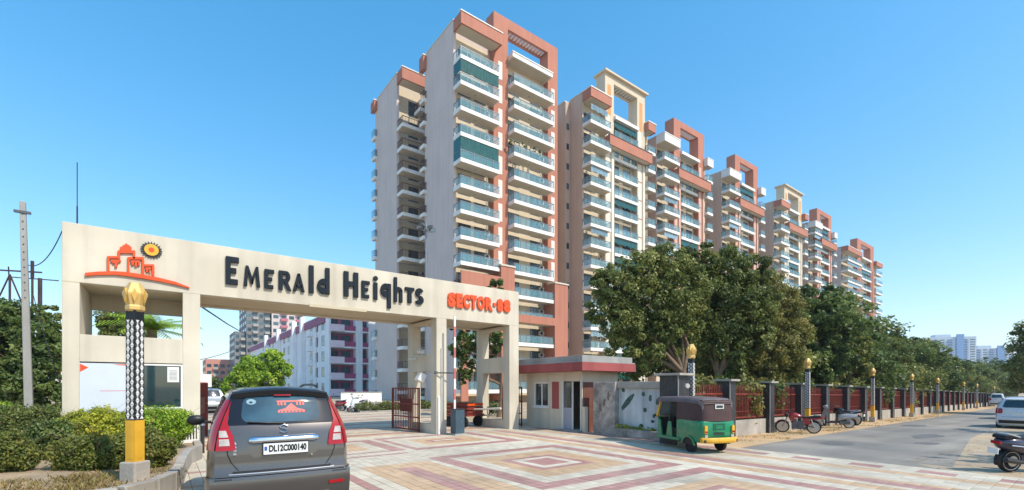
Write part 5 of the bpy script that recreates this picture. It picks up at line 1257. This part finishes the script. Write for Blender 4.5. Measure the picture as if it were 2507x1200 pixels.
def scooter(label, loc, hd, paint, panel, sc=1.0, lean=-6, group='two wheelers parked along the fence', rail=None):
    t = thing('scooter', label, 'scooter', loc, hd, sc=sc, group=group); t.rotation_euler = (0, R(lean), hd)
    spoked(t, 0, .24, .11); spoked(t, 1.22, .24, .10)
    rows = []
    for y, z0, z1, w_ in ((-.34, .58, .68, .04), (-.25, .50, .74, .13), (-.05, .44, .76, .19), (.2, .40, .74, .19), (.38, .34, .70, .16), (.46, .28, .62, .12)):
        zc, h = (z0+z1)/2, (z1-z0)/2; rows.append([(w_*(abs(math.cos(a))**.7)*(1 if math.cos(a) > 0 else -1), y, zc+h*math.sin(a)) for a in [2*math.pi*k/14 for k in range(14)]])
    MB().grid(rows, 0, True, True).build('body_panel', paint, t, smooth=60)
    mb = MB(); mb.prism([(-.32, .72), (-.28, .80), (.0, .79), (.2, .75), (.42, .78), (.46, .70), (.2, .68), (-.1, .70)], -.13, .13, 'x'); mb.build('seat', M_black, t, bevel=.03)
    mb = MB(); mb.prism([(.4, .26), (.98, .24), (1.06, .34), (1.0, .34), (.94, .30), (.42, .33)], -.16, .16, 'x'); mb.build('footboard', panel, t, bevel=.01)
    rows = []
    for y, z, w_ in ((1.04, .28, .10), (1.05, .42, .17), (1.01, .60, .19), (.95, .78, .17), (.91, .92, .12), (.90, .98, .08)):
        rows.append([(u*w_, y+.10*(1-u*u), z) for u in (-1, -.6, -.2, .2, .6, 1)])
    mb = MB(); mb.grid(rows, 0); mb.grid([[(x, y-.03, z) for x, y, z in r] for r in rows], 0, True); mb.build('front_apron', paint, t, smooth=60)
    fender(t, 1.22, .24, .13, 20, 165, paint); fender(t, -.02, .24, .14, 80, 200, M_black)
    mb = MB(); mb.ell((0, .93, 1.0), .15, .10, .09, 12, 7); mb.build('headlamp_cowl', paint, t, smooth=60); MB().ell((0, 1.02, 1.0), .07, .03, .05, 10, 6).build('headlamp', M_tailc, t, smooth=60)
    MB().tube([(-.34, .80, 1.02), (-.12, .9, 1.03), (.12, .9, 1.03), (.34, .80, 1.02)], .016, 6).build('handlebar', M_black, t)
    mb = MB(); mb.tube([(0, .94, .95), (0, 1.1, .55), (.06, 1.22, .24)], .03, 8); mb.build('fork', M_dark, t)
    mb = MB(); mb.box(-.16, .02, -.02, .4, .20, .36); mb.build('engine', M_frame, t, bevel=.02)
    mb = MB(); mb.tube([(.13, .3, .22), (.14, .05, .24), (.15, -.28, .30)], [.02, .05, .055], 8); mb.build('exhaust', M_dark, t, smooth=50)
    mb = MB(); mb.box(-.09, .09, -.36, -.31, .60, .67); mb.build('tail_lamp', M_tailr, t, bevel=.01)
    MB().box(-.1, .1, -.40, -.385, .40, .52).build('number_plate', M_plate, t)
    MB().tube([(-.15, .0, .76), (-.15, -.3, .84), (-.08, -.40, .85), (.08, -.40, .85), (.15, -.3, .84), (.15, .0, .76)], .016, 8).build('grab_rail', rail or M_alloy, t)
    for sg in (1, -1): MB().ell((sg*.34, .84, 1.20), .055, .012, .04, 8, 5).tube([(sg*.28, .84, 1.03), (sg*.34, .84, 1.16)], .007, 5).build('mirror', M_black, t); MB().tube([(sg*.195, -.22, .60), (sg*.205, .0, .58), (sg*.20, .3, .52)], .012, 6).build('trim_strip', M_chrome, t)
    MB().tube([(0, .35, .25), (-.22, .3, .01)], .014, 6).build('side_stand', M_dark, t)
    return t
M_mred = pmat('motorcycle_red', (.30, .02, .025), .25, .1, 3, coat=.6)
M_mblk = pmat('gloss_black', (.012, .012, .014), .2, .1, 3, coat=.6)
M_mgry = pmat('scooter_grey', (.30, .31, .32), .3, .1, 3, coat=.5)
M_mwht = pmat('scooter_white', (.72, .72, .70), .35, .05, 3, coat=.4)
M_mnvy = pmat('scooter_navy', (.022, .020, .045), .22, .1, 3, coat=.8)
def frm(px, py): 
    p = at_G(px, py); 
    for _ in range(6): p = at_G(px, py, gz(p.x))
    return p
p = frm(1992, 1062); motorcycle('dark red motorcycle parked on the sand verge in front of the fence', (p.x, p.y, p.z+.006), R(52.95-90)+R(62), M_mred, .84, -6)
p = frm(2078, 1049); scooter('black and silver scooter parked on the sand verge behind the red motorcycle', (p.x, p.y, p.z+.006), R(52.95-90)+R(70), M_mgry, M_mblk, 1.0)
p = frm(2112, 1043); motorcycle('black motorcycle half hidden behind the silver scooter', (p.x, p.y+.3, p.z+.006), R(52.95-90)+R(38), M_mblk, .92)
p = frm(2468, 1156); scooter('dark navy scooter cut by the right photo edge, silver grab rail and trim', (p.x, p.y, 0.004), R(52.95-90)-R(86), M_mnvy, M_mblk, 1.0, 5, group=None)
p = frm(846, 1010)
for (dx, c, lb, hd) in ((838, M_mred, 'red scooter in the group parked by the low wall inside the estate', 40), (868, M_mwht, 'white scooter facing out beside the red one inside the estate', 165), (886, M_mwht, 'white scooter nearest the hedge inside the estate', 120)):
    q_ = at_F(dx, 32.5); scooter(lb, (q_.x, q_.y, 0), R(hd), c, M_mblk, 1.0, -6, group='scooters parked inside the estate')
# ---------------------------------------------------------------- red trolley inside the right portal
p = at_F(1147, 20.6); t = thing('red_trolley', 'red slatted trolley with dark tyres parked inside the small right gateway', 'trolley', (p.x-.3, p.y, 0), R(20))
for z in (.62, .78, .94): 
    for x in (-.55, .55): MB().box(x-.02, x+.02, -.7, .7, z, z+.1).build('slat', M_redm, t)
    for y in (-.7, .7): MB().box(-.53, .53, y-.02, y+.02, z+.002, z+.098).build('slat', M_redl if z > .9 else M_redm, t)
MB().box(-.6, .6, -.75, .75, .50, .58).build('bed', M_redm, t)
for x in (-.5, .5):
    for y in (-.45, .45): wheel(t, x, y, .24, .12, x)
MB().tube([(0, -.7, .5), (0, -1.3, .55)], .03, 6).build('draw_bar', M_dark, t)
t = thing('timber_pole', 'pale timber pole laid level across the small right gateway', 'pole', at_F(1150, 20.2, 1003)); a = at_F(1226, 18.6, 1000)-at_F(1150, 20.2, 1003); MB().tube([(0, 0, 0), a], .04, 8).build('timber', M_tile, t)
# ================================================================== VEGETATION
LG = leafmat('leaf_green', [(.022, .036, .011), (.052, .072, .020), (.088, .108, .034), (.17, .175, .06)], gain=2.6, rough=.45)
LO = leafmat('leaf_olive', [(.035, .042, .012), (.075, .082, .024), (.115, .115, .038), (.17, .155, .06)], gain=2.6)
LD = leafmat('leaf_dark', [(.014, .030, .010), (.034, .058, .016), (.06, .088, .026), (.10, .125, .042)], gain=2.7, rough=.4)
LB = leafmat('leaf_bright', [(.035, .075, .008), (.08, .14, .014), (.14, .205, .022), (.21, .25, .045)], gain=2.9)
LY = leafmat('leaf_yellow_green', [(.06, .085, .010), (.13, .16, .02), (.22, .235, .03), (.30, .27, .06)], gain=2.7)
LR = leafmat('leaf_dry', [(.06, .045, .018), (.12, .095, .035), (.17, .13, .05), (.12, .13, .04)])
LS = leafmat('leaf_mixed_shrub', [(.03, .05, .012), (.07, .095, .022), (.12, .14, .035), (.18, .15, .055)])
LF = leafmat('leaf_with_blossom', [(.02, .05, .012), (.05, .09, .02), (.10, .12, .03), (.30, .10, .03)])
def leaf_mesh(name, blobs, n, size, mat, seed, clump=.30, per=70, shell=.5, flat=.35, aspect=.55, upright=0.0):
    rg = np.random.default_rng(seed); bl = np.array([b[:6] for b in blobs], float)
    vol = np.array([(b[3]*b[4]*b[5])**(2/3) for b in blobs]); vol /= vol.sum()
    K = max(3, n//per); bi = rg.choice(len(bl), K, p=vol)
    d = rg.normal(size=(K, 3)); d /= np.linalg.norm(d, axis=1)[:, None]
    rr = shell+(1-shell)*rg.random(K)**.6
    cc = bl[bi, :3]+d*bl[bi, 3:6]*rr[:, None]
    cr = bl[bi, 3:6].min(1)*clump*rg.uniform(.6, 1.5, K)
    ct = np.clip(rg.normal(.42, .16, K), .05, .95)
    li = rg.integers(0, K, n); e = rg.normal(size=(n, 3)); e /= np.linalg.norm(e, axis=1)[:, None]
    e2 = e*(rg.random(n)**.45)[:, None]; e2[:, 2] *= .8
    p = cc[li]+e2*cr[li][:, None]
    nrm = e*.6+d[li]*.5+rg.normal(size=(n, 3))*.75+np.array([0, 0, flat]); nrm /= np.linalg.norm(nrm, axis=1)[:, None]
    a = np.cross(nrm, rg.normal(size=(n, 3))+np.array([0, 0, upright])); a /= np.linalg.norm(a, axis=1)[:, None]; b = np.cross(nrm, a)
    s = size*rg.uniform(.6, 1.35, n)[:, None]
    v = np.empty((n, 4, 3)); v[:, 0] = p-a*s*.5; v[:, 1] = p-b*s*aspect*.5+nrm*s*.10; v[:, 2] = p+a*s*.5; v[:, 3] = p+b*s*aspect*.5+nrm*s*.10
    tone = np.clip(ct[li]+rg.normal(0, .13, n), 0, 1)
    return raw_mesh(name, v.reshape(-1, 3), n, tone, mat)
def raw_mesh(name, v, n, tone, mat):
    me = bpy.data.meshes.new(name); me.vertices.add(len(v)); me.vertices.foreach_set('co', v.astype('f').ravel())
    me.loops.add(n*4); me.loops.foreach_set('vertex_index', np.arange(n*4, dtype='i')); me.polygons.add(n)
    me.polygons.foreach_set('loop_start', np.arange(0, n*4, 4, dtype='i')); me.polygons.foreach_set('loop_total', np.full(n, 4, 'i'))
    me.materials.append(mat); me.update(calc_edges=True)
    at = me.attributes.new('tone', 'FLOAT', 'FACE'); at.data.foreach_set('value', tone.astype('f')); return me
def trunk_mb(base, tops, r, fork, seed, twigs=True):
    rnd = random.Random(seed); mb = MB(); b = Vector(base); f = Vector(fork)
    mid = b.lerp(f, .5)+Vector((rnd.uniform(-.1, .1), rnd.uniform(-.1, .1), 0))
    mb.tube([b-Vector((0, 0, .2)), b+Vector((0, 0, .15)), mid, f], [r*1.35, r*1.1, r*.92, r*.8], 9)
    for t in tops:
        t = Vector(t); m1 = f.lerp(t, .4)+Vector((rnd.uniform(-.25, .25), rnd.uniform(-.25, .25), -.12*(t-f).length)); m2 = f.lerp(t, .75)+Vector((rnd.uniform(-.2, .2), rnd.uniform(-.2, .2), 0))
        mb.tube([f-(f-mid)*.1, m1, m2, t], [r*.6, r*.42, r*.26, r*.08], 7)
        if twigs:
            for k in range(3):
                a = m1.lerp(t, rnd.random()*.8); e = a+Vector((rnd.uniform(-.7, .7), rnd.uniform(-.7, .7), rnd.uniform(.1, .7))); mb.tube([a, a.lerp(e, .5)+Vector((0, 0, .06)), e], [r*.2, r*.14, r*.05], 5)
    return mb
def px_blobs(lst, fwd, origin, ky=1.0, kd=.9):
    out = []
    for b in lst:
        px, py, rp = b[:3]; f = fwd+(b[3] if len(b) > 3 else 0); p = at_F(px, f, py)-origin; r = rp*f/FPX; out.append((p.x, p.y, p.z, r*kd, r*kd, r*ky))
    return out
def px_tree(label, base_px, fwd, lst, n, size, mat, seed, r=.16, fork=None, cat='tree', name='tree', group=None, z=0.0, trunk=True, **kw):
    o = at_F(base_px, fwd); o.z = gz(o.x)+z; t = thing(name, label, cat, o, 0, group)
    bl = px_blobs(lst, fwd, o); inst('crown' if cat == 'tree' else 'foliage', leaf_mesh('crown', bl, n, size, mat, seed, **kw), t)
    if trunk:
        fz = fork or min(b[2]-b[5] for b in bl)+.2; fz = max(.25, fz)
        big_ = sorted(bl, key=lambda b: -b[3])[:6]
        trunk_mb((0, 0, 0), [(b[0], b[1], b[2]+.1) for b in big_], r, (.15 if cat == 'tree' else 0, 0, fz), seed).build('trunk' if cat == 'tree' else 'stems', M_bark, t, smooth=60)
    return t
ONES = ['first', 'second', 'third', 'fourth', 'fifth', 'sixth', 'seventh', 'eighth', 'ninth', 'tenth', 'eleventh', 'twelfth', 'thirteenth', 'fourteenth', 'fifteenth', 'sixteenth', 'seventeenth', 'eighteenth', 'nineteenth']
def ordw(n):
    if n <= 19: return ONES[n-1]
    t, o = divmod(n, 10); T2 = {2: ('twentieth', 'twenty'), 3: ('thirtieth', 'thirty')}[t]
    return T2[0] if o == 0 else T2[1]+'-'+ONES[o-1]
GT = 'trees behind the boundary fence'
px_tree('broad leafy green tree behind the fence, leftmost of the big crowns', 1668, 21.0, [(1468, 690, 34), (1462, 765, 38), (1515, 700, 62), (1580, 665, 58), (1640, 650, 56), (1530, 790, 62), (1600, 750, 75), (1660, 720, 70), (1520, 860, 42), (1585, 850, 52), (1650, 810, 55), (1560, 905, 34)], 52000, .145, LG, 1, .2, 2.6, group=GT, per=110, clump=.29, shell=.4)
px_tree('big dark green tree behind the fence with the highest crown', 1755, 22.0, [(1690, 652, 48), (1730, 640, 42), (1790, 655, 52), (1845, 670, 45), (1720, 730, 70), (1800, 735, 72), (1860, 740, 55), (1700, 815, 55), (1770, 820, 62), (1840, 825, 50), (1800, 885, 40)], 52000, .145, LG, 2, .2, 2.5, group=GT, per=110, clump=.29, shell=.4)
px_tree('olive brown feathery tree behind the fence, right of the highest crown', 1885, 22.8, [(1890, 710, 42), (1925, 745, 45), (1880, 785, 52), (1945, 805, 42), (1905, 850, 52), (1850, 865, 42), (1945, 875, 36), (1880, 915, 40), (1820, 905, 34)], 34000, .12, LO, 3, .13, 2.0, group=GT)
px_tree('dark green tree behind the fence between the olive tree and the tree row', 2025, 27, [(1985, 735, 36), (2020, 728, 36), (2050, 765, 36), (2000, 790, 42), (2045, 825, 42), (1995, 860, 45), (2060, 880, 36), (2020, 915, 36)], 27000, .17, LD, 4, .15, 1.6, group=GT, per=100, clump=.30, shell=.4)
px_tree('lighter green young tree in front of the dark tree row', 2085, 29, [(2080, 815, 26), (2105, 850, 30), (2080, 880, 28), (2110, 905, 26)], 9000, .16, LS, 5, .1, 1.2, group=GT)
# three patterns for the row and the road side
def pattern(seed, mat, n=15000):
    rnd = random.Random(seed); bl = []
    for k in range(11):
        a = 2*math.pi*k/11*2.3; r = rnd.uniform(.6, 1.9); z = rnd.uniform(2.3, 5.6); q = rnd.uniform(1.0, 1.45)*(1.05-.07*max(0, z-4))
        bl.append((r*math.cos(a), r*math.sin(a), z, q, q, q*.85))
    bl.append((0, 0, 5.9, 1.1, 1.1, 1.0)); bl.append((0.3, 0, 3.6, 2.0, 2.0, 1.4))
    return leaf_mesh('crown', bl, n, .20, mat, seed, clump=.34, per=60), trunk_mb((0, 0, 0), [(b[0], b[1], b[2]) for b in bl[:6]], .14, (0, 0, 1.7), seed).mesh('trunk', M_bark, 60)
PAT = [pattern(21, LG), pattern(22, LD), pattern(23, LG), pattern(24, LG)]
def row_tree(label, x, y, top, k, group, wide=1.0):
    t = thing('tree', label, 'tree', (x, y, gz(x)), random.uniform(0, 6.28), group); s = (top-gz(x))/6.9; t.scale = (s*wide, s*wide, s)
    inst('crown', PAT[k][0], t); inst('trunk', PAT[k][1], t); return t
TAB = [(1960, 710), (2040, 735), (2075, 765), (2110, 782), (2150, 788), (2200, 808), (2240, 830), (2280, 850), (2350, 884), (2440, 918), (2480, 935), (2600, 945)]
random.seed(5)
x = 27.0; i = 0
GR = 'tree row behind the far part of the fence'
while x < 175:
    y = fence_y(x)+2.9+random.uniform(-.5, .9); fwd = x*SN+y*CS; px = HX+(x*CS-y*SN)/fwd*FPX; top = EYE+(HY-lerp_tab(TAB, px))/FPX*fwd+random.uniform(-.45, .3)
    row_tree('%s tree of the row behind the red fence, %s past the dark tree' % (['leafy green', 'darker green', 'leafy green', 'darker green', 'green', 'leafy green'][i % 6], ordw(i+1)), x, y, max(top, 4.2), [0, 1, 2, 1, 3, 0][i % 6], GR, 1.12 if x < 90 else 1.4)
    x += 4.6*(1 if x < 80 else 1.5)*random.uniform(.85, 1.15); i += 1
# second, deeper line so that no daylight shows under the crowns
x = 24.0; i = 0
while x < 150:
    y = fence_y(x)+7+random.uniform(-.8, .8); fwd = x*SN+y*CS; px = HX+(x*CS-y*SN)/fwd*FPX; top = EYE+(HY-lerp_tab(TAB, px)-22)/FPX*fwd
    row_tree('tree of the deeper line behind the fence row, %s counted from the olive brown tree' % ordw(i+1), x, y, max(top, 4.0), [1, 0, 1, 2][i % 4], 'second line of trees behind the fence', 1.25)
    x += 7.5*(1 if x < 80 else 1.7); i += 1
# shrubs under the trees behind the fence
sh = [leaf_mesh('foliage', [(0, 0, .9, .9, .8, .8), (.6, .2, 1.3, .6, .6, .6), (-.6, 0, 1.2, .6, .6, .7)], 3200, .13, m, 31+k, clump=.4, per=50) for k, m in enumerate((LD, LG, LO))]
shs = MB(); 
for a in range(6): shs.tube([(0, 0, 0), (.3*math.cos(a), .3*math.sin(a), .6), (.7*math.cos(a), .6*math.sin(a), 1.2)], [.03, .02, .01], 5)
shm = shs.mesh('stems', M_bark)
x = 14.6; i = 0
while x < 62:
    y = fence_y(x)+random.uniform(1.0, 2.2); t = thing('shrub', 'bushy shrub under the trees behind the fence, %s counted from the mossy wall' % ordw(i+1), 'shrub', (x, y, gz(x)), random.uniform(0, 6), 'shrubs under the trees behind the fence', random.uniform(.9, 1.35))
    inst('foliage', sh[i % 3], t); inst('stems', shm, t); x += random.uniform(1.3, 2.1)*(1 if x < 35 else 1.6); i += 1
# road side trees on the right
tt = row_tree('green tree at the right road side whose branches enter the photo at its right edge', 60, 3.5, 8.8, 0, None, 1.0)
for (x, y, h, lb) in ((18.4, -2.0, 5.0, 'small road side tree beside the navy scooter'), (30.5, -1.6, 6.0, 'road side tree by the white hatchback'), (38.5, -1.5, 6.0, 'road side tree past the white hatchback'), (47, -2, 6.5, 'road side tree further along the right edge of the road')):
    row_tree(lb, x, y, h, 2, None, .8)
for k in range(7): row_tree('%s of the distant green trees closing the end of the road, nearest first' % ordw(k+1), 150+k*16, 10+k*3.5-(k % 2)*9, 5.2+k*1.2, k % 3, 'trees closing the end of the road', 1.8)
# left side
px_tree('dark leafy tree behind the concrete pole at far left', 60, 19, [(20, 790, 62), (85, 800, 52), (25, 870, 75), (105, 870, 50), (60, 930, 70), (125, 935, 32), (20, 960, 60), (-40, 900, 70), (-30, 800, 60), (110, 980, 45)], 34000, .17, LD, 41, .16, 1.5)
px_tree('bright green tree tips behind the left edge of the gateway', 130, 22, [(118, 770, 28), (135, 830, 30), (128, 890, 36)], 6000, .16, LG, 42, .1, 1.0)
px_tree('feathery green tree behind the booth opening beside the palm', 285, 24, [(275, 775, 32), (310, 790, 36), (262, 800, 22), (300, 830, 40), (345, 828, 18)], 15000, .14, LG, 43, .12, 1.5)
px_tree('bright green round tree before the white and magenta block', 640, 40, [(620, 905, 36), (665, 885, 32), (690, 900, 24), (600, 930, 40), (650, 935, 45), (580, 950, 36), (560, 965, 28)], 20000, .24, LB, 44, .16, .8)
px_tree('dark green tree beside the inner road near the parked silver car', 522, 42, [(515, 945, 22), (535, 955, 24), (512, 970, 24), (545, 975, 22)], 7000, .22, LD, 45, .1, .6)
px_tree('slender tree with orange blossom inside the small right gateway', 1222, 27, [(1130, 850, 30), (1165, 830, 32), (1145, 900, 28), (1210, 835, 30), (1185, 880, 25), (1125, 800, 24), (1215, 705, 22), (1195, 760, 30), (1225, 770, 28), (1235, 720, 16), (1130, 940, 14)], 15000, .15, LF, 46, .14, 2.0)
# palm
p = at_F(372, 22.0); t = thing('palm_tree', 'date palm with drooping fronds behind the booth opening', 'palm', (p.x, p.y, 0)); zc = EYE+(945-806)/FPX*22.0
MB().tube([(0, 0, 0), (.05, 0, zc*.5), (0, 0, zc)], [.22, .18, .2], 9).build('trunk', M_bark, t, smooth=60)
rg = np.random.default_rng(9); V = []; T_ = []
for k in range(34):
    az = rg.uniform(0, 6.28); el = rg.uniform(-.1, 1.3); L = rg.uniform(1.7, 2.4); pts = []
    d = np.array([math.cos(az)*math.cos(el), math.sin(az)*math.cos(el), math.sin(el)]); c = np.array([0, 0, zc]); seg = 14
    side = np.array([-math.sin(az), math.cos(az), 0.])
    for j in range(seg):
        s = j/seg; q_ = c+d*L*s+np.array([0, 0, -1.0*s*s*L*.33])
        tn = d+np.array([0, 0, -.9*s]); tn /= np.linalg.norm(tn); ll = .5*(1-s*.6)
        for sg in (1, -1):
            e = q_+(side*sg*.8+tn*.7)*ll+np.array([0, 0, -.10]); w = tn*.05; V += [q_-w, q_+w, e+w*.2, e-w*.2]; T_.append(.35+.25*rg.random())
inst('frond', raw_mesh('frond', np.array(V), len(T_), np.array(T_), LB), t)
# ---- planter shrubs
PS = dict(z=.31, name='shrub', cat='shrub')
px_tree('olive yellow loose shrub against the booth board', 280, 13.6, [(215, 1012, 31), (250, 1004, 37), (300, 996, 37), (345, 1007, 33), (320, 1024, 33), (270, 1024, 37)], 15300, .075, LR, 51, .03, clump=.42, per=40, flat=.2, **PS)
px_tree('light green clipped hedge mound left of the foreground lamp', 240, 10.6, [(170, 1056, 36), (205, 1046, 40), (250, 1042, 43), (292, 1050, 39), (230, 1064, 43)], 27200, .055, LY, 52, .03, clump=.36, per=40, flat=.5, **PS)
px_tree('fresh green hedge mound right of the foreground lamp', 395, 11.0, [(350, 1041, 44), (385, 1036, 44), (425, 1036, 39), (446, 1041, 29), (405, 1058, 44), (365, 1071, 41)], 27200, .055, LB, 53, .03, clump=.36, per=40, flat=.5, **PS)
px_tree('dark green spreading shrub in front of the concrete pole', 70, 10.8, [(5, 1046, 49), (50, 1044, 49), (100, 1038, 44), (135, 1041, 41), (85, 1061, 46), (-30, 1056, 49)], 27200, .06, LG, 54, .03, clump=.38, per=40, **PS)
px_tree('scraggy olive shrub at the lower left photo corner', 30, 8.1, [(-10, 1106, 44), (30, 1101, 40), (15, 1136, 37), (58, 1121, 29)], 15300, .055, LS, 55, .025, clump=.42, per=36, flat=.1, **PS)
px_tree('leggy green shrub in the middle front of the planter', 215, 8.3, [(165, 1116, 40), (205, 1106, 40), (250, 1111, 40), (290, 1114, 33), (225, 1136, 37), (180, 1141, 29)], 20400, .055, LS, 56, .025, clump=.42, per=36, flat=.1, **PS)
px_tree('mixed green shrub behind the yellow lamp base', 355, 8.5, [(318, 1094, 33), (355, 1091, 40), (390, 1098, 33), (345, 1121, 35), (385, 1126, 26), (312, 1124, 26)], 20400, .055, LS, 57, .025, clump=.40, per=36, flat=.1, **PS)
px_tree('dark green shrub between the hedge mounds', 130, 9.4, [(110, 1074, 41), (140, 1071, 41), (90, 1091, 37)], 11900, .06, LD, 58, .025, clump=.40, per=36, **PS)
px_tree('small green plant at the left photo edge by the tree', 10, 14.5, [(5, 1021, 32), (35, 1018, 22)], 5100, .08, LB, 59, .03, clump=.42, per=36, **PS)
# ---- hedge inside and plants along the mossy wall
p = at_F(930, 32); t = thing('hedge', 'long clipped hedge inside the estate beyond the gateway', 'hedge', (p.x, p.y, 0), 0)
inst('foliage', leaf_mesh('foliage', [(dx, 0, .38, .5, .4, .34) for dx in np.arange(-1.2, 4.6, .45)], 12000, .09, LG, 61, clump=.5, per=40), t); MB().box(-1.5, 4.9, -.35, .3, 0, .12).build('bed_kerb', M_conc2, t)
p = at_F(1115, 27); t = thing('hedge', 'clipped hedge behind the red trolley', 'hedge', (p.x, p.y, 0), 0)
inst('foliage', leaf_mesh('foliage', [(dx, 0, .42, .5, .4, .4) for dx in np.arange(-.8, 3, .45)], 7000, .09, LD, 62, clump=.5, per=40), t)
t = thing('wall_plants', 'yellow green weeds on the stone ledge at the foot of the mossy wall', 'weeds', (13.0, 9.8, .30)); inst('foliage', leaf_mesh('foliage', [(-.05, .1, .06, .12, .25, .08), (-.05, .55, .05, .12, .2, .06), (-.05, .95, .07, .12, .25, .09), (-.05, -.3, .05, .12, .2, .07)], 1600, .05, LY, 63, clump=.5, per=30, upright=.3), t)
# potted plants and climber on balconies
for (px, py, n, lb) in ((1295, 365, 500, None),):
    q_ = at_Y(px, 46.8, py); inst('balcony_plant', leaf_mesh('balcony_plant', [(k*.8-3, 0, .1*(k % 3), .28, .25, .35) for k in range(7)], 1400, .14, LG, 64, clump=.5, per=30), TA, (q_.x-27.5, q_.y-48, q_.z))
# ---- dry grass and litter
def scatter(name, n, pts, size, mat, seed, lean=.5, zf=None):
    rg = np.random.default_rng(seed); P = np.array(pts)[rg.integers(0, len(pts), n)]; V = np.empty((n, 4, 3)); P[:, :2] += rg.normal(0, .16, (n, 2))
    az = rg.uniform(0, 6.28, n); h = size*rg.uniform(.4, 1.3, n); dx = np.cos(az)*h*lean; dy = np.sin(az)*h*lean; w = h*.10
    px_, py_ = -np.sin(az)*w, np.cos(az)*w; z = P[:, 2]
    V[:, 0] = np.stack([P[:, 0]-px_, P[:, 1]-py_, z], 1); V[:, 1] = np.stack([P[:, 0]+px_, P[:, 1]+py_, z], 1)
    V[:, 2] = np.stack([P[:, 0]+dx+px_*.3, P[:, 1]+dy+py_*.3, z+h*(1-lean*.5)], 1); V[:, 3] = np.stack([P[:, 0]+dx-px_*.3, P[:, 1]+dy-py_*.3, z+h*(1-lean*.5)], 1)
    o = inst(name, raw_mesh(name, V.reshape(-1, 3), n, rg.random(n), mat)); tag(o, kind='stuff'); return o
rg = np.random.default_rng(77)
pl = [(x, y, .31) for x, y in zip(rg.uniform(-5, .0, 160), rg.uniform(8.6, 10.4, 160)) if not (y < 9.2 and x > -.5)]
scatter('dry_grass', 5200, pl, .09, LR, 71, .8); scatter('planter_grass', 500, pl[::3], .09, LO, 72, .5)
vs = []
for k in range(150):
    x = rg.uniform(14.5, 60); y = rg.uniform(rl(x)+.1, rl(x)+1.7); vs.append((x, y, gz(x)+.006))
scatter('verge_grass', 3000, vs, .10, LR, 73, .8)
o = scatter('leaf_litter', 2600, [(rg.uniform(13.6, 30), rg.uniform(-1, 3.2), 0.0) for k in range(300)], .07, LR, 74, 1.6)
for v in o.data.vertices: v.co.z += gz(v.co.x)+.008

# pink laundry over the dark rail of one balcony
t = thing('hanging_laundry', 'pink and red laundry hung over the dark rail of a low balcony', 'laundry', (30.2, 46.26, .9+12+FASC+.98))
for k in range(4): MB().box(k*.55, k*.55+.42, -.02, .04, -.55-.1*(k % 2), .02).build('cloth', [M_pinkp, M_mag, M_redf, M_pinkp][k], t)
# ================================================================== HAZE
HB = MB().box(-400, 1500, -500, 1500, -4.5, 95)
hm = bpy.data.materials.new('haze'); hm.use_nodes = True; hn = hm.node_tree.nodes; hn.remove(hn['Principled BSDF'])
pv = hn.new('ShaderNodeVolumePrincipled'); pv.inputs['Color'].default_value = (.80, .88, .97, 1); pv.inputs['Density'].default_value = .0004; pv.inputs['Anisotropy'].default_value = .2
hm.node_tree.links.new(pv.outputs[0], hn['Material Output'].inputs['Volume'])
ho = HB.build('haze', hm); tag(ho, kind='stuff')
SC.cycles.volume_bounces = 0
